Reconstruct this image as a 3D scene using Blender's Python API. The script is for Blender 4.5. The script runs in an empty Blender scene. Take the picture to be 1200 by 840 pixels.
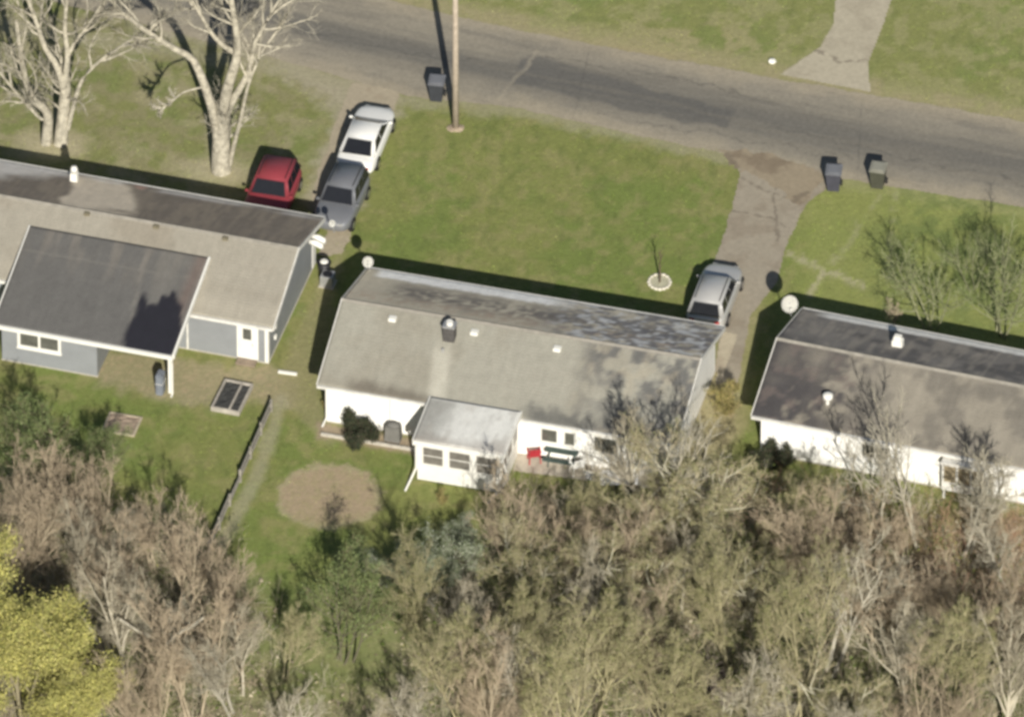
import bpy, bmesh, math, random
import numpy as np
from mathutils import Vector, Matrix

SC = bpy.context.scene
COL = SC.collection
R = math.radians
rnd = random.Random(7)

# ---------------------------------------------------------------- camera
PITCH = 39.0      # degrees below the horizon
DIST = 900.0      # survey aircraft with a long lens
TH = R(PITCH)
cam = bpy.data.cameras.new("camera")
cam.sensor_width = 36.0
cam.lens = 36.0 * DIST / 48.0
cam.clip_start = 5.0
cam.clip_end = 6000.0
camo = bpy.data.objects.new("camera", cam)
COL.objects.link(camo)
CAM = np.array([0.0, -DIST * math.cos(TH), DIST * math.sin(TH)])
camo.location = CAM
camo.rotation_euler = (R(90 - PITCH), 0, 0)
SC.camera = camo

# ---------------------------------------------------------------- light
SUN_EL, SUN_AZ = 30.0, 6.0     # the sun stands behind the viewer, slightly right
E, A = R(SUN_EL), R(SUN_AZ)
sdir = Vector((-math.sin(A) * math.cos(E), math.cos(A) * math.cos(E), -math.sin(E)))
sun = bpy.data.lights.new("sun", 'SUN')
sun.energy = 5.0
sun.angle = R(0.5)
sun.color = (1.0, 0.955, 0.88)
suno = bpy.data.objects.new("sun", sun)
COL.objects.link(suno)
suno.rotation_euler = sdir.to_track_quat('-Z', 'Y').to_euler()
suno.location = (20, -60, 60)
W = bpy.data.worlds.new("World")
SC.world = W
W.use_nodes = True
wn = W.node_tree.nodes
wn.clear()
sky = wn.new('ShaderNodeTexSky')
sky.sky_type = 'NISHITA'
sky.sun_disc = False
sky.sun_elevation = E
sky.sun_rotation = R(180 - SUN_AZ)
bg = wn.new('ShaderNodeBackground')
bg.inputs['Strength'].default_value = 0.05
wo = wn.new('ShaderNodeOutputWorld')
W.node_tree.links.new(sky.outputs[0], bg.inputs[0])
W.node_tree.links.new(bg.outputs[0], wo.inputs[0])

SC.view_settings.view_transform = 'Standard'
SC.view_settings.look = 'None'
SC.view_settings.exposure = 0.35
SC.view_settings.gamma = 1.0
SC.cycles.max_bounces = 5
SC.cycles.transparent_max_bounces = 6
SC.cycles.use_denoising = True
SC.cycles.pixel_filter_type = 'BLACKMAN_HARRIS'
SC.cycles.filter_width = 3.3      # the photograph is soft

# ---------------------------------------------------------------- projection helpers
UPV = np.array([0.0, math.sin(TH), math.cos(TH)])
def ray(px, py):
    P = np.array([(px - 600) / 25.0, 0, 0]) + UPV * ((420 - py) / 25.0)
    d = P - CAM
    return CAM, d / np.linalg.norm(d)
def at(px, py, z=0.0):
    o, d = ray(px, py)
    t = (z - o[2]) / d[2]
    p = o + d * t
    return Vector(p)
def pix(x, y, z=0.0):
    """ground points -> photograph pixels (numpy arrays)"""
    rx, ry, rz = x - CAM[0], y - CAM[1], z - CAM[2]
    f = ry * math.cos(TH) - rz * math.sin(TH)
    u = ry * math.sin(TH) + rz * math.cos(TH)
    k = DIST / f
    return 600 + rx * k * 25, 420 - u * k * 25

# ---------------------------------------------------------------- numpy noise
_rs = np.random.RandomState(11)
_LAT = _rs.rand(512, 512)
def vnoise(x, y, s=0):
    x = np.asarray(x, float) + s * 37.13
    y = np.asarray(y, float) + s * 17.71
    xi = np.floor(x).astype(int); yi = np.floor(y).astype(int)
    fx = x - xi; fy = y - yi
    fx = fx * fx * (3 - 2 * fx); fy = fy * fy * (3 - 2 * fy)
    a = _LAT[xi % 512, yi % 512]; b = _LAT[(xi + 1) % 512, yi % 512]
    c = _LAT[xi % 512, (yi + 1) % 512]; d = _LAT[(xi + 1) % 512, (yi + 1) % 512]
    return a * (1 - fx) * (1 - fy) + b * fx * (1 - fy) + c * (1 - fx) * fy + d * fx * fy
def fbm(x, y, s=0, o=4):
    v = 0; a = 0.5; t = 0
    for i in range(o):
        v = v + a * vnoise(x * 2 ** i, y * 2 ** i, s + i * 3); t += a; a *= 0.55
    return v / t
def sstep(a, b, x):
    t = np.clip((x - a) / (b - a), 0, 1)
    return t * t * (3 - 2 * t)
def sdf(px, py, poly):
    """signed distance (inside negative) to a polygon"""
    px = np.asarray(px, float); py = np.asarray(py, float)
    d = np.full(px.shape, 1e9); ins = np.zeros(px.shape, bool)
    n = len(poly)
    for i in range(n):
        ax, ay = poly[i]; bx, by = poly[(i + 1) % n]
        ex, ey = bx - ax, by - ay
        wx, wy = px - ax, py - ay
        t = np.clip((wx * ex + wy * ey) / (ex * ex + ey * ey + 1e-9), 0, 1)
        dd = (wx - ex * t) ** 2 + (wy - ey * t) ** 2
        d = np.minimum(d, dd)
        c = ((ay > py) != (by > py)) & (px < ex * (py - ay) / (ey if abs(ey) > 1e-9 else 1e-9) + ax)
        ins ^= c
    d = np.sqrt(d)
    return np.where(ins, -d, d)
def blob(px, py, cx, cy, rx, ry, soft=.35):
    r = np.sqrt(((px - cx) / rx) ** 2 + ((py - cy) / ry) ** 2)
    return 1 - sstep(1 - soft, 1 + soft, r)
def mixc(c, col, m):
    m = np.clip(m, 0, 1)[..., None]
    return c * (1 - m) + np.array(col) * m

# ---------------------------------------------------------------- materials
MATS = {}
def nodes_of(name):
    m = bpy.data.materials.new(name)
    m.use_nodes = True
    nt = m.node_tree
    b = nt.nodes.get('Principled BSDF')
    return m, nt, b
def mat(name, col, rough=.7, metal=0., var=.18, scale=3., bump=0., bscale=20., rand=0., spec=.3, trans=0., attr=None, wave=None):
    """one procedural material: colour (or vertex colour) x two octaves of noise x per-object variation"""
    if name in MATS: return MATS[name]
    m, nt, b = nodes_of(name)
    N, L = nt.nodes, nt.links
    tc = N.new('ShaderNodeTexCoord')
    if attr:
        base = N.new('ShaderNodeAttribute'); base.attribute_name = attr
        src = base.outputs['Color']
    else:
        base = N.new('ShaderNodeRGB'); base.outputs[0].default_value = (*col, 1)
        src = base.outputs[0]
    no = N.new('ShaderNodeTexNoise'); no.inputs['Scale'].default_value = scale
    no.inputs['Detail'].default_value = 6; no.inputs['Roughness'].default_value = .65
    L.new(tc.outputs['Object'], no.inputs['Vector'])
    mr = N.new('ShaderNodeMapRange')
    mr.inputs['From Min'].default_value = .3; mr.inputs['From Max'].default_value = .7
    mr.inputs['To Min'].default_value = 1 - var; mr.inputs['To Max'].default_value = 1 + var
    L.new(no.outputs['Fac'], mr.inputs['Value'])
    val = mr.outputs['Result']
    if rand:
        oi = N.new('ShaderNodeObjectInfo')
        m2 = N.new('ShaderNodeMapRange')
        m2.inputs['To Min'].default_value = 1 - rand; m2.inputs['To Max'].default_value = 1 + rand
        L.new(oi.outputs['Random'], m2.inputs['Value'])
        mu = N.new('ShaderNodeMath'); mu.operation = 'MULTIPLY'
        L.new(val, mu.inputs[0]); L.new(m2.outputs['Result'], mu.inputs[1]); val = mu.outputs[0]
    vm = N.new('ShaderNodeVectorMath'); vm.operation = 'SCALE'
    L.new(src, vm.inputs[0]); L.new(val, vm.inputs['Scale'])
    L.new(vm.outputs[0], b.inputs['Base Color'])
    b.inputs['Roughness'].default_value = rough
    b.inputs['Metallic'].default_value = metal
    b.inputs['Specular IOR Level'].default_value = spec
    if trans:
        b.inputs['Transmission Weight'].default_value = trans
    hsrc = None
    if bump:
        n2 = N.new('ShaderNodeTexNoise'); n2.inputs['Scale'].default_value = bscale
        n2.inputs['Detail'].default_value = 4
        L.new(tc.outputs['Object'], n2.inputs['Vector'])
        hsrc = n2.outputs['Fac']
    if wave:      # (axis, period in metres, depth)
        sx = N.new('ShaderNodeSeparateXYZ'); L.new(tc.outputs['Object'], sx.inputs[0])
        d = N.new('ShaderNodeMath'); d.operation = 'DIVIDE'; d.inputs[1].default_value = wave[1]
        L.new(sx.outputs[wave[0]], d.inputs[0])
        f = N.new('ShaderNodeMath'); f.operation = 'FRACT'; L.new(d.outputs[0], f.inputs[0])
        bw = N.new('ShaderNodeBump'); bw.inputs['Distance'].default_value = wave[2]; bw.inputs['Strength'].default_value = 1
        L.new(f.outputs[0], bw.inputs['Height'])
        L.new(bw.outputs[0], b.inputs['Normal'])
        if hsrc:
            bb = N.new('ShaderNodeBump'); bb.inputs['Distance'].default_value = bump
            L.new(hsrc, bb.inputs['Height']); L.new(bw.outputs[0], bb.inputs['Normal']); L.new(bb.outputs[0], b.inputs['Normal'])
    elif hsrc:
        bb = N.new('ShaderNodeBump'); bb.inputs['Distance'].default_value = bump
        L.new(hsrc, bb.inputs['Height']); L.new(bb.outputs[0], b.inputs['Normal'])
    MATS[name] = m
    return m

M_white = mat('white_paint', (.70, .685, .62), .55, var=.06, scale=2)
M_whitewall = mat('white_siding', (.83, .82, .77), .6, var=.07, scale=1.2, wave=(2, .2, .012))
M_bluegrey = mat('grey_blue_siding', (.235, .245, .25), .65, var=.07, scale=1.2, wave=(2, .15, .010))
M_trim = mat('weathered_trim', (.64, .62, .56), .6, var=.15, scale=3)
M_glass = mat('window_glass', (.10, .10, .085), .12, var=.3, scale=2.5, spec=.6)
M_screen = mat('insect_screen_window', (.15, .14, .12), .35, var=.35, scale=3)
M_dark = mat('black_plastic', (.018, .018, .02), .5, var=.2)
M_rubber = mat('rubber', (.02, .02, .02), .8, var=.2)
M_chrome = mat('bright_metal', (.6, .6, .6), .3, .9, var=.05)
M_galv = mat('galvanised_metal', (.45, .45, .44), .45, .6, var=.15)
M_wood = mat('weathered_wood', (.27, .25, .21), .85, var=.3, scale=6, bump=.005)
M_pole = mat('pole_wood', (.37, .31, .24), .85, var=.2, scale=5, bump=.01)
M_roof = mat('shingle_roof', (0, 0, 0), .9, attr='tint', var=.14, scale=14, bump=.012, bscale=30, wave=(1, .16, .010))
M_roofun = mat('roof_edge', (.13, .12, .10), .9)
M_ground = mat('ground_cover', (0, 0, 0), .95, attr='tint', var=.16, scale=5, bump=.025, bscale=9, spec=.1)
M_road = mat('worn_asphalt', (0, 0, 0), .9, attr='tint', var=.14, scale=6, bump=.01, bscale=40, spec=.2)
M_conc = mat('concrete_sheet', (0, 0, 0), .9, attr='tint', var=.10, scale=5, bump=.008, bscale=30, spec=.2)
M_foliage_attr = mat('leaf_tint', (0, 0, 0), .8, attr='tint', var=.1, scale=1, spec=.1)
M_bark_attr = mat('twig_tint', (0, 0, 0), .9, attr='tint', var=.15, scale=2, spec=.1, rand=.12)
M_syc = mat('pale_bark', (.36, .33, .255), .85, var=.5, scale=3.5, bump=.04, bscale=9)
M_soil = mat('dark_soil', (.03, .029, .026), .95, var=.4, scale=6, bump=.04)
M_stone = mat('pale_stone', (.42, .39, .33), .9, var=.2, scale=5, bump=.01)

# ---------------------------------------------------------------- objects
def link(o, parent=None):
    COL.objects.link(o)
    if parent is not None: o.parent = parent
    return o
def tag(o, label=None, cat=None, group=None, kind=None):
    if label: o['label'] = label
    if cat: o['category'] = cat
    if group: o['group'] = group
    if kind: o['kind'] = kind
    return o
def thing(name, label, cat, loc=(0, 0, 0), rz=0., group=None):
    o = bpy.data.objects.new(name, None)
    o.empty_display_size = .3
    o.location = loc; o.rotation_euler = (0, 0, rz)
    link(o); tag(o, label, cat, group)
    return o
def kids(o): return [c for c in bpy.data.objects if c.parent == o]
def dup(root, loc, rz, label=None, group=None, scale=None):
    r = root.copy(); COL.objects.link(r)
    r.location = loc; r.rotation_euler = (0, 0, rz)
    if scale: r.scale = (scale, scale, scale)
    if label: r['label'] = label
    if group: r['group'] = group
    for ch in kids(root):
        c = ch.copy(); COL.objects.link(c); c.parent = r
        for g in kids(ch):
            d = g.copy(); COL.objects.link(d); d.parent = c
    return r

class MB:
    """collects boxes, prisms and tubes; build() links ONE mesh object"""
    def __init__(s): s.bm = bmesh.new()
    def box(s, x0, x1, y0, y1, z0, z1, bev=0.):
        vs = [s.bm.verts.new(p) for p in ((x0, y0, z0), (x1, y0, z0), (x1, y1, z0), (x0, y1, z0), (x0, y0, z1), (x1, y0, z1), (x1, y1, z1), (x0, y1, z1))]
        for f in ((3, 2, 1, 0), (4, 5, 6, 7), (0, 1, 5, 4), (1, 2, 6, 5), (2, 3, 7, 6), (3, 0, 4, 7)):
            s.bm.faces.new([vs[i] for i in f])
        if bev:
            es = list({e for v in vs for e in v.link_edges})
            bmesh.ops.bevel(s.bm, geom=es, offset=bev, segments=2, affect='EDGES')
        return s
    def hexa(s, pts):
        """8 points: bottom ring 0-3, top ring 4-7"""
        vs = [s.bm.verts.new(p) for p in pts]
        for f in ((3, 2, 1, 0), (4, 5, 6, 7), (0, 1, 5, 4), (1, 2, 6, 5), (2, 3, 7, 6), (3, 0, 4, 7)):
            s.bm.faces.new([vs[i] for i in f])
        return s
    def slab(s, quad, nrm, t):
        """a quad thickened by t along nrm"""
        n = Vector(nrm).normalized() * t
        q = [Vector(p) for p in quad]
        return s.hexa(q + [p + n for p in q])
    def prism(s, prof, axis, a, b):
        """profile [(p,q)] extruded along axis 'x' or 'y' from a to b"""
        def P(p, q, t): return (t, p, q) if axis == 'x' else (p, t, q)
        A_ = [s.bm.verts.new(P(p, q, a)) for p, q in prof]
        B_ = [s.bm.verts.new(P(p, q, b)) for p, q in prof]
        n = len(prof)
        s.bm.faces.new(A_); s.bm.faces.new(B_[::-1])
        for i in range(n):
            s.bm.faces.new((A_[i], B_[i], B_[(i + 1) % n], A_[(i + 1) % n]))
        return s
    def tube(s, pts, rad, k=8):
        pts = [Vector(p) for p in pts]
        if not hasattr(rad, '__len__'): rad = [rad] * len(pts)
        rings = []
        for i, p in enumerate(pts):
            t = (pts[min(i + 1, len(pts) - 1)] - pts[max(i - 1, 0)]).normalized()
            up = Vector((0, 0, 1)) if abs(t.z) < .95 else Vector((1, 0, 0))
            a = t.cross(up).normalized(); b = t.cross(a)
            rings.append([s.bm.verts.new(p + (a * math.cos(w) + b * math.sin(w)) * rad[i]) for w in [2 * math.pi * j / k for j in range(k)]])
        for i in range(len(rings) - 1):
            for j in range(k):
                s.bm.faces.new((rings[i][j], rings[i][(j + 1) % k], rings[i + 1][(j + 1) % k], rings[i + 1][j]))
        s.bm.faces.new(rings[0][::-1]); s.bm.faces.new(rings[-1])
        return s
    def ellipsoid(s, c, r, u=12, v=8, z0=-1, noise=0.):
        c = Vector(c)
        res = bmesh.ops.create_uvsphere(s.bm, u_segments=u, v_segments=v, radius=1)
        for w in res['verts']:
            k = 1 + (rnd.random() - .5) * noise
            w.co = Vector((w.co.x * r[0] * k, w.co.y * r[1] * k, max(w.co.z, z0) * r[2] * k)) + c
        return s
    def build(s, name, m, parent=None, smooth=False, loc=None):
        bmesh.ops.recalc_face_normals(s.bm, faces=s.bm.faces)
        me = bpy.data.meshes.new(name); s.bm.to_mesh(me); s.bm.free()
        if smooth: me.shade_smooth()
        me.materials.append(m)
        o = bpy.data.objects.new(name, me)
        if loc: o.location = loc
        return link(o, parent)

def np_mesh(name, V, F, m, parent=None, tint=None, smooth=False, do_link=True):
    """V (n,3), F (m,k) quads or tris; tint (n,3) vertex colour"""
    me = bpy.data.meshes.new(name)
    V = np.asarray(V, np.float32); F = np.asarray(F, np.int32)
    k = F.shape[1]
    me.vertices.add(len(V)); me.vertices.foreach_set('co', V.ravel())
    me.loops.add(F.size); me.loops.foreach_set('vertex_index', F.ravel())
    me.polygons.add(len(F))
    me.polygons.foreach_set('loop_start', np.arange(0, F.size, k, dtype=np.int32))
    if tint is not None:
        a = me.attributes.new('tint', 'FLOAT_COLOR', 'POINT')
        c = np.ones((len(V), 4), np.float32); c[:, :3] = tint
        a.data.foreach_set('color', c.ravel())
    me.update(calc_edges=True)
    if smooth: me.shade_smooth()
    me.materials.append(m)
    o = bpy.data.objects.new(name, me)
    if do_link: link(o, parent)
    return o

def grid_faces(nx, ny):
    i = np.arange(nx * ny).reshape(ny, nx)
    return np.stack([i[:-1, :-1], i[:-1, 1:], i[1:, 1:], i[1:, :-1]], -1).reshape(-1, 4)
# ---------------------------------------------------------------- ground
FENCE = [(318, 482), (245, 648)]
def woods_mask(X, Y):
    """1 where the back woods stand (photo pixels)"""
    n = (fbm(X / 60, Y / 60, 5) - .5) * 70
    line = np.interp(X, [-200, 0, 60, 180, 250, 330, 440, 560, 620, 860, 1200, 1500], [560, 560, 575, 600, 650, 720, 700, 640, 575, 550, 600, 620])
    return sstep(-25, 25, Y + n - line)
def ground_color(x, y):
    X, Y = pix(x, y)
    n1 = fbm(x * .35, y * .35, 1); n2 = fbm(x * 1.6, y * 1.6, 2); n3 = fbm(x * 6, y * 6, 3, 3)
    g = np.zeros(x.shape + (3,)) + np.array((.150, .158, .052))
    g = mixc(g, (.125, .150, .043), sstep(.45, .65, n1))
    g = mixc(g, (.200, .180, .080), sstep(.46, .70, n2) * .6)
    g = mixc(g, (.095, .115, .035), sstep(.52, .75, fbm(x * 2.5, y * 1.3, 9)) * .5)
    # front yard on the left: browner, drier turf
    m = sstep(440, 330, X + (Y - 120) * .45) * sstep(250, 215, Y - (X - 0) * .12)
    g = mixc(g, (.180, .165, .085), m * (.35 + .6 * sstep(.40, .62, n2)))
    g = mixc(g, (.26, .225, .14), m * sstep(.55, .72, fbm(x * .9, y * .9, 21)) * .5)
    for c in ((258, 197), (65, 168)):
        g = mixc(g, (.30, .26, .17), blob(X, Y, c[0] - 5, c[1] + 3, 40, 16, .6) * .8)
    # gravel verge and worn dirt beside the left driveway
    m = 1 - sstep(-12, 10, sdf(X, Y, [(250, 40), (480, 112), (470, 125), (440, 175), (420, 240), (388, 262), (350, 235), (368, 190), (392, 130), (300, 70), (150, 30)]) + (n2 - .5) * 34)
    g = mixc(g, (.27, .235, .17), m * .85)
    # dead grass strips along the road
    yl = np.interp(X, [-200, 330, 480, 600, 740, 960, 1164, 1500], [0, 80, 118, 128, 158, 210, 240, 305])
    g = mixc(g, (.24, .215, .14), (1 - sstep(2, 14, np.abs(Y - yl) + (n2 - .5) * 16)) * .7)
    yu = np.interp(X, [-200, 300, 560, 700, 915, 1164, 1500], [-130, -40, 25, 52, 92, 135, 205])
    g = mixc(g, (.27, .22, .14), (1 - sstep(2, 20, np.abs(Y + 6 - yu) + (n2 - .5) * 22)) * .75)
    g = mixc(g, (.30, .22, .15), blob(X, Y, 800, 48, 90, 24, .7) * sstep(.42, .6, n2) * .8)
    # far lawns across the road, a little paler
    g = mixc(g, (.21, .20, .095), sstep(10, -10, Y - yu) * (.25 + .5 * sstep(.45, .6, n2)))
    # right lawn yellower
    m = sstep(900, 960, X) * sstep(190, 230, Y) * sstep(430, 400, Y)
    g = mixc(g, (.195, .205, .068), m * .7)
    g = mixc(g, (.10, .13, .042), blob(X, Y, 1120, 300, 95, 90, .8) * sstep(.38, .6, n2) * .7)
    # crossing bare footpaths on the right lawn
    for a, b in (((925, 298), (1010, 335)), ((948, 345), (975, 305)), ((985, 300), (1030, 230)), ((1050, 225), (1040, 330))):
        d = np.abs(sdf(X, Y, [a, b, b]))
        w = .8 if Y.size and b[1] != 230 and b[1] != 330 else .35
        g = mixc(g, (.30, .27, .17), (1 - sstep(0, 6, d + (n3 - .5) * 12)) * w * sstep(.3, .5, n2))
    # bare mulch behind the left house
    m = 1 - sstep(-8, 8, sdf(X, Y, [(95, 405), (225, 425), (320, 430), (352, 440), (345, 480), (300, 470), (250, 478), (195, 470), (100, 440)]) + (n2 - .5) * 26)
    g = mixc(g, (.245, .205, .13), m * .75)
    g = mixc(g, (.30, .215, .145), m * sstep(.55, .75, n3) * .35)
    # narrow yard between the first two houses
    m = 1 - sstep(-6, 8, sdf(X, Y, [(330, 430), (372, 330), (400, 300), (372, 440), (385, 520), (330, 470)]) + (n2 - .5) * 24)
    g = mixc(g, (.21, .185, .10), m * .7)
    # pale strip along the fence
    d = np.abs(sdf(X, Y, [(330, 470), (300, 560), (258, 640)] + [(300, 560)]))
    g = mixc(g, (.26, .235, .16), (1 - sstep(3, 13, d + (n2 - .5) * 12)) * .6)
    # worn circle where a round pool stood
    rr = np.sqrt(((X - 386) / 61) ** 2 + ((Y - 582) / 39) ** 2) + (n2 - .5) * .34 + (n1 - .5) * .2 + (n3 - .5) * .16
    m = (1 - sstep(.84, 1.10, rr)) * (1 - .45 * sstep(595, 625, Y))
    g = mixc(g, (.285, .215, .145), m * (.92 - .25 * sstep(.45, .65, n3)))
    g = mixc(g, (.30, .255, .165), (1 - sstep(.0, .09, np.abs(rr - .95))) * .5)
    # bed along the middle house
    m = 1 - sstep(-3, 4, sdf(X, Y, [(374, 495), (490, 515), (488, 532), (372, 512)]) + (n3 - .5) * 8)
    g = mixc(g, (.25, .19, .14), m * .85)
    # tan strip east of the middle house, down past the drive
    m = 1 - sstep(-6, 8, sdf(X, Y, [(845, 370), (885, 372), (872, 430), (872, 500), (830, 560), (780, 560), (800, 500), (840, 430)]) + (n2 - .5) * 22)
    g = mixc(g, (.27, .225, .135), m * .85)
    m = 1 - sstep(-4, 6, sdf(X, Y, [(870, 340), (900, 330), (885, 380), (876, 500), (862, 520), (864, 430)]) + (n3 - .5) * 14)
    g = mixc(g, (.20, .185, .085), m * .7)
    # woods floor
    w = woods_mask(X, Y)
    leaf = np.zeros(g.shape) + np.array((.20, .18, .11))
    g = mixc(g, (.13, .165, .05), blob(X, Y, 400, 760, 110, 90, .6) * .5)
    w = w * (1 - .75 * blob(X, Y, 380, 740, 110, 95, .6))
    leaf = mixc(leaf, (.26, .215, .145), sstep(.45, .65, n2))
    leaf = mixc(leaf, (.115, .135, .045), sstep(.48, .62, fbm(x * .45, y * .45, 14)) * .7)
    leaf = mixc(leaf, (.09, .07, .05), sstep(.55, .75, n3) * .5)
    g = g * (1 - w[..., None] * .9) + leaf * w[..., None] * .9
    m = sstep(1010, 1090, X) * sstep(585, 615, Y) * sstep(760, 680, Y)
    g = mixc(g, (.30, .20, .13), m * .55)
    g *= (.90 + .2 * n3)[..., None] * np.array((1.28, 1.31, 1.30))
    return g
def axis_coords(a, b, fine, lo, hi, coarse):
    left = a - np.cumsum(np.geomspace(fine * 2, coarse, 22)); left = np.concatenate([[lo], left[left > lo][::-1]])
    right = b + np.cumsum(np.geomspace(fine * 2, coarse, 22)); right = np.concatenate([right[right < hi], [hi]])
    return np.concatenate([left, np.arange(a, b, fine), right])
gx = axis_coords(-27, 27, .14, -700, 700, 60)
gy = axis_coords(-34, 34, .16, -700, 700, 60)
GX, GY = np.meshgrid(gx, gy)
PX, PY = pix(GX, GY)
gz = -.002 - .10 * fbm(GX * .8, GY * .8, 31) * woods_mask(PX, PY)
near = (np.abs(GX) < 60) & (np.abs(GY) < 70)
gz = np.where(near, gz, -.01)
o = np_mesh('ground', np.stack([GX, GY, gz], -1).reshape(-1, 3), grid_faces(len(gx), len(gy)), M_ground, tint=ground_color(GX, GY).reshape(-1, 3), smooth=True)
tag(o, kind='structure')

def sheet(name, poly, z, colfn, m, res=.07, rough=.12, nscale=1.4, seed=0):
    """flat ground covering with a ragged edge, outline given in photo pixels"""
    P = [at(*p)[:2] for p in poly]
    xs = [p[0] for p in P]; ys = [p[1] for p in P]
    gx = np.arange(min(xs) - .3, max(xs) + .3, res); gy = np.arange(min(ys) - .3, max(ys) + .3, res)
    X, Y = np.meshgrid(gx, gy)
    d = sdf(X, Y, P) + (fbm(X * nscale, Y * nscale, seed + 40) - .5) * 2 * rough
    F = grid_faces(len(gx), len(gy))
    ok = (d.ravel()[F] < 0).all(1)
    F = F[ok]
    used = np.unique(F); mp = -np.ones(X.size, int); mp[used] = np.arange(len(used))
    V = np.stack([X, Y, np.full(X.shape, z)], -1).reshape(-1, 3)[used]
    T = colfn(X.ravel()[used], Y.ravel()[used], d.ravel()[used])
    o = np_mesh(name, V, mp[F], m, tint=T)
    tag(o, kind='structure')
    return o

def road_col(x, y, d):
    X, Y = pix(x, y)
    n1 = fbm(x * .8, y * .8, 50); n2 = fbm(x * 5, y * 5, 51, 3)
    st = fbm((x * .95 - y * .3) * .25, (x * .3 + y * .95) * 3.0, 52)   # streaks along the lane
    c = np.zeros(x.shape + (3,)) + np.array((.200, .185, .155))
    mid = np.interp(X, [-100, 300, 383, 600, 740, 870, 1000, 1164, 1500], [-90, 12, 38, 84, 108, 136, 162, 188, 255])
    hw = np.interp(X, [-100, 560, 610, 1164], [15, 17, 26, 26])
    k = np.exp(-((Y - mid + (st - .5) * 26) / hw) ** 2)
    c = mixc(c, (.100, .098, .093), k * .9)
    patch = 1 - sstep(-3, 3, sdf(X, Y, [(612, 72), (625, 66), (745, 100), (860, 130), (850, 150), (740, 130), (600, 100)]) + (n1 - .5) * 14)
    c = mixc(c, (.080, .080, .080), patch * .7)
    c = mixc(c, (.24, .22, .18), (1 - sstep(0, 5, np.abs(X - 588 - (110 - Y) * .8 + (n1 - .5) * 16))) * .55)
    c = mixc(c, (.125, .118, .105), sstep(.5, .66, st) * .4)
    for a, b in (((300, 30), (560, 72)), ((640, 62), (900, 118)), ((700, 135), (1000, 185)), ((900, 150), (1200, 215)), ((1010, 120), (1005, 205)), ((690, 60), (672, 140))):
        c = mixc(c, (.05, .05, .05), (1 - sstep(0, 1.6, np.abs(sdf(X, Y + (n1 - .5) * 22, [a, b, b])))) * .45 * sstep(.35, .5, n2))
    c = mixc(c, (.27, .24, .185), sstep(-1.3, -.1, d + (n1 - .5) * 1.2) * .6)
    c *= (.90 + .2 * n2)[..., None] * np.array((1.34, 1.30, 1.20))
    return c
sheet('road', [(-100, -130), (300, -40), (560, 25), (700, 53), (915, 92), (1020, 110), (1164, 135), (1500, 205), (1500, 300), (1164, 238), (960, 206), (740, 158), (600, 126), (480, 114), (330, 72), (-100, -40)], .006, road_col, M_road, rough=.14, seed=1)

def drive_col(base, dark, seed, cracks=()):
    def f(x, y, d):
        X, Y = pix(x, y)
        n1 = fbm(x * .9, y * .9, seed); n2 = fbm(x * 5, y * 5, seed + 1, 3)
        c = np.zeros(x.shape + (3,)) + np.array(base)
        c = mixc(c, dark, sstep(.5, .72, n1) * .6)
        for a, b, w in cracks:
            c = mixc(c, (.10, .085, .07), (1 - sstep(w * .3, w, np.abs(sdf(X + (n1 - .5) * 16, Y + (n1 - .5) * 26, [a, b, b])) + (n2 - .5) * 4)) * .5)
        c *= (.90 + .2 * n2)[..., None] * np.array((1.22, 1.16, 1.06))
        return c
    return f
sheet('driveway_concrete', [(985, -60), (976, 28), (960, 55), (912, 88), (1021, 109), (1018, 75), (1036, 30), (1065, -60)], .010,
      drive_col((.335, .315, .255), (.27, .25, .20), 60, [((946, 60), (1020, 74), 1.6)]), M_conc, rough=.03)
sheet('driveway_middle', [(850, 172), (965, 200), (975, 215), (945, 240), (925, 280), (912, 330), (880, 372), (866, 450), (838, 450), (845, 380), (800, 372), (838, 300), (858, 240), (866, 205)], .010,
      drive_col((.255, .235, .195), (.20, .175, .14), 64, [((905, 205), (912, 285), 2.2), ((845, 245), (925, 262), 1.6), ((870, 210), (930, 235), 1.8)]), M_conc, rough=.12)
sheet('driveway_left', [(470, 108), (462, 128), (448, 170), (420, 245), (404, 300), (372, 300), (385, 260), (362, 232), (376, 190), (398, 130), (412, 96)], .010,
      drive_col((.29, .262, .205), (.22, .185, .14), 68, [((462, 130), (448, 175), 3.0)]), M_conc, rough=.2)
sheet('dirt_patch', [(900, 178), (960, 200), (972, 206), (935, 246), (928, 236), (915, 225), (880, 205), (858, 198), (842, 176)], .014,
      drive_col((.235, .205, .155), (.13, .105, .08), 72, [((925, 243), (945, 226), 6), ((850, 182), (862, 196), 7)]), M_conc, rough=.35, nscale=2.5)
sheet('patio_slab', [(610, 512), (700, 522), (790, 545), (775, 575), (600, 552)], .008,
      drive_col((.36, .34, .30), (.22, .20, .17), 75), M_conc, rough=.06)
sheet('side_path', [(846, 388), (866, 392), (852, 430), (842, 442), (836, 432)], .016, drive_col((.36, .33, .26), (.28, .24, .19), 78), M_conc, rough=.04)

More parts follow.
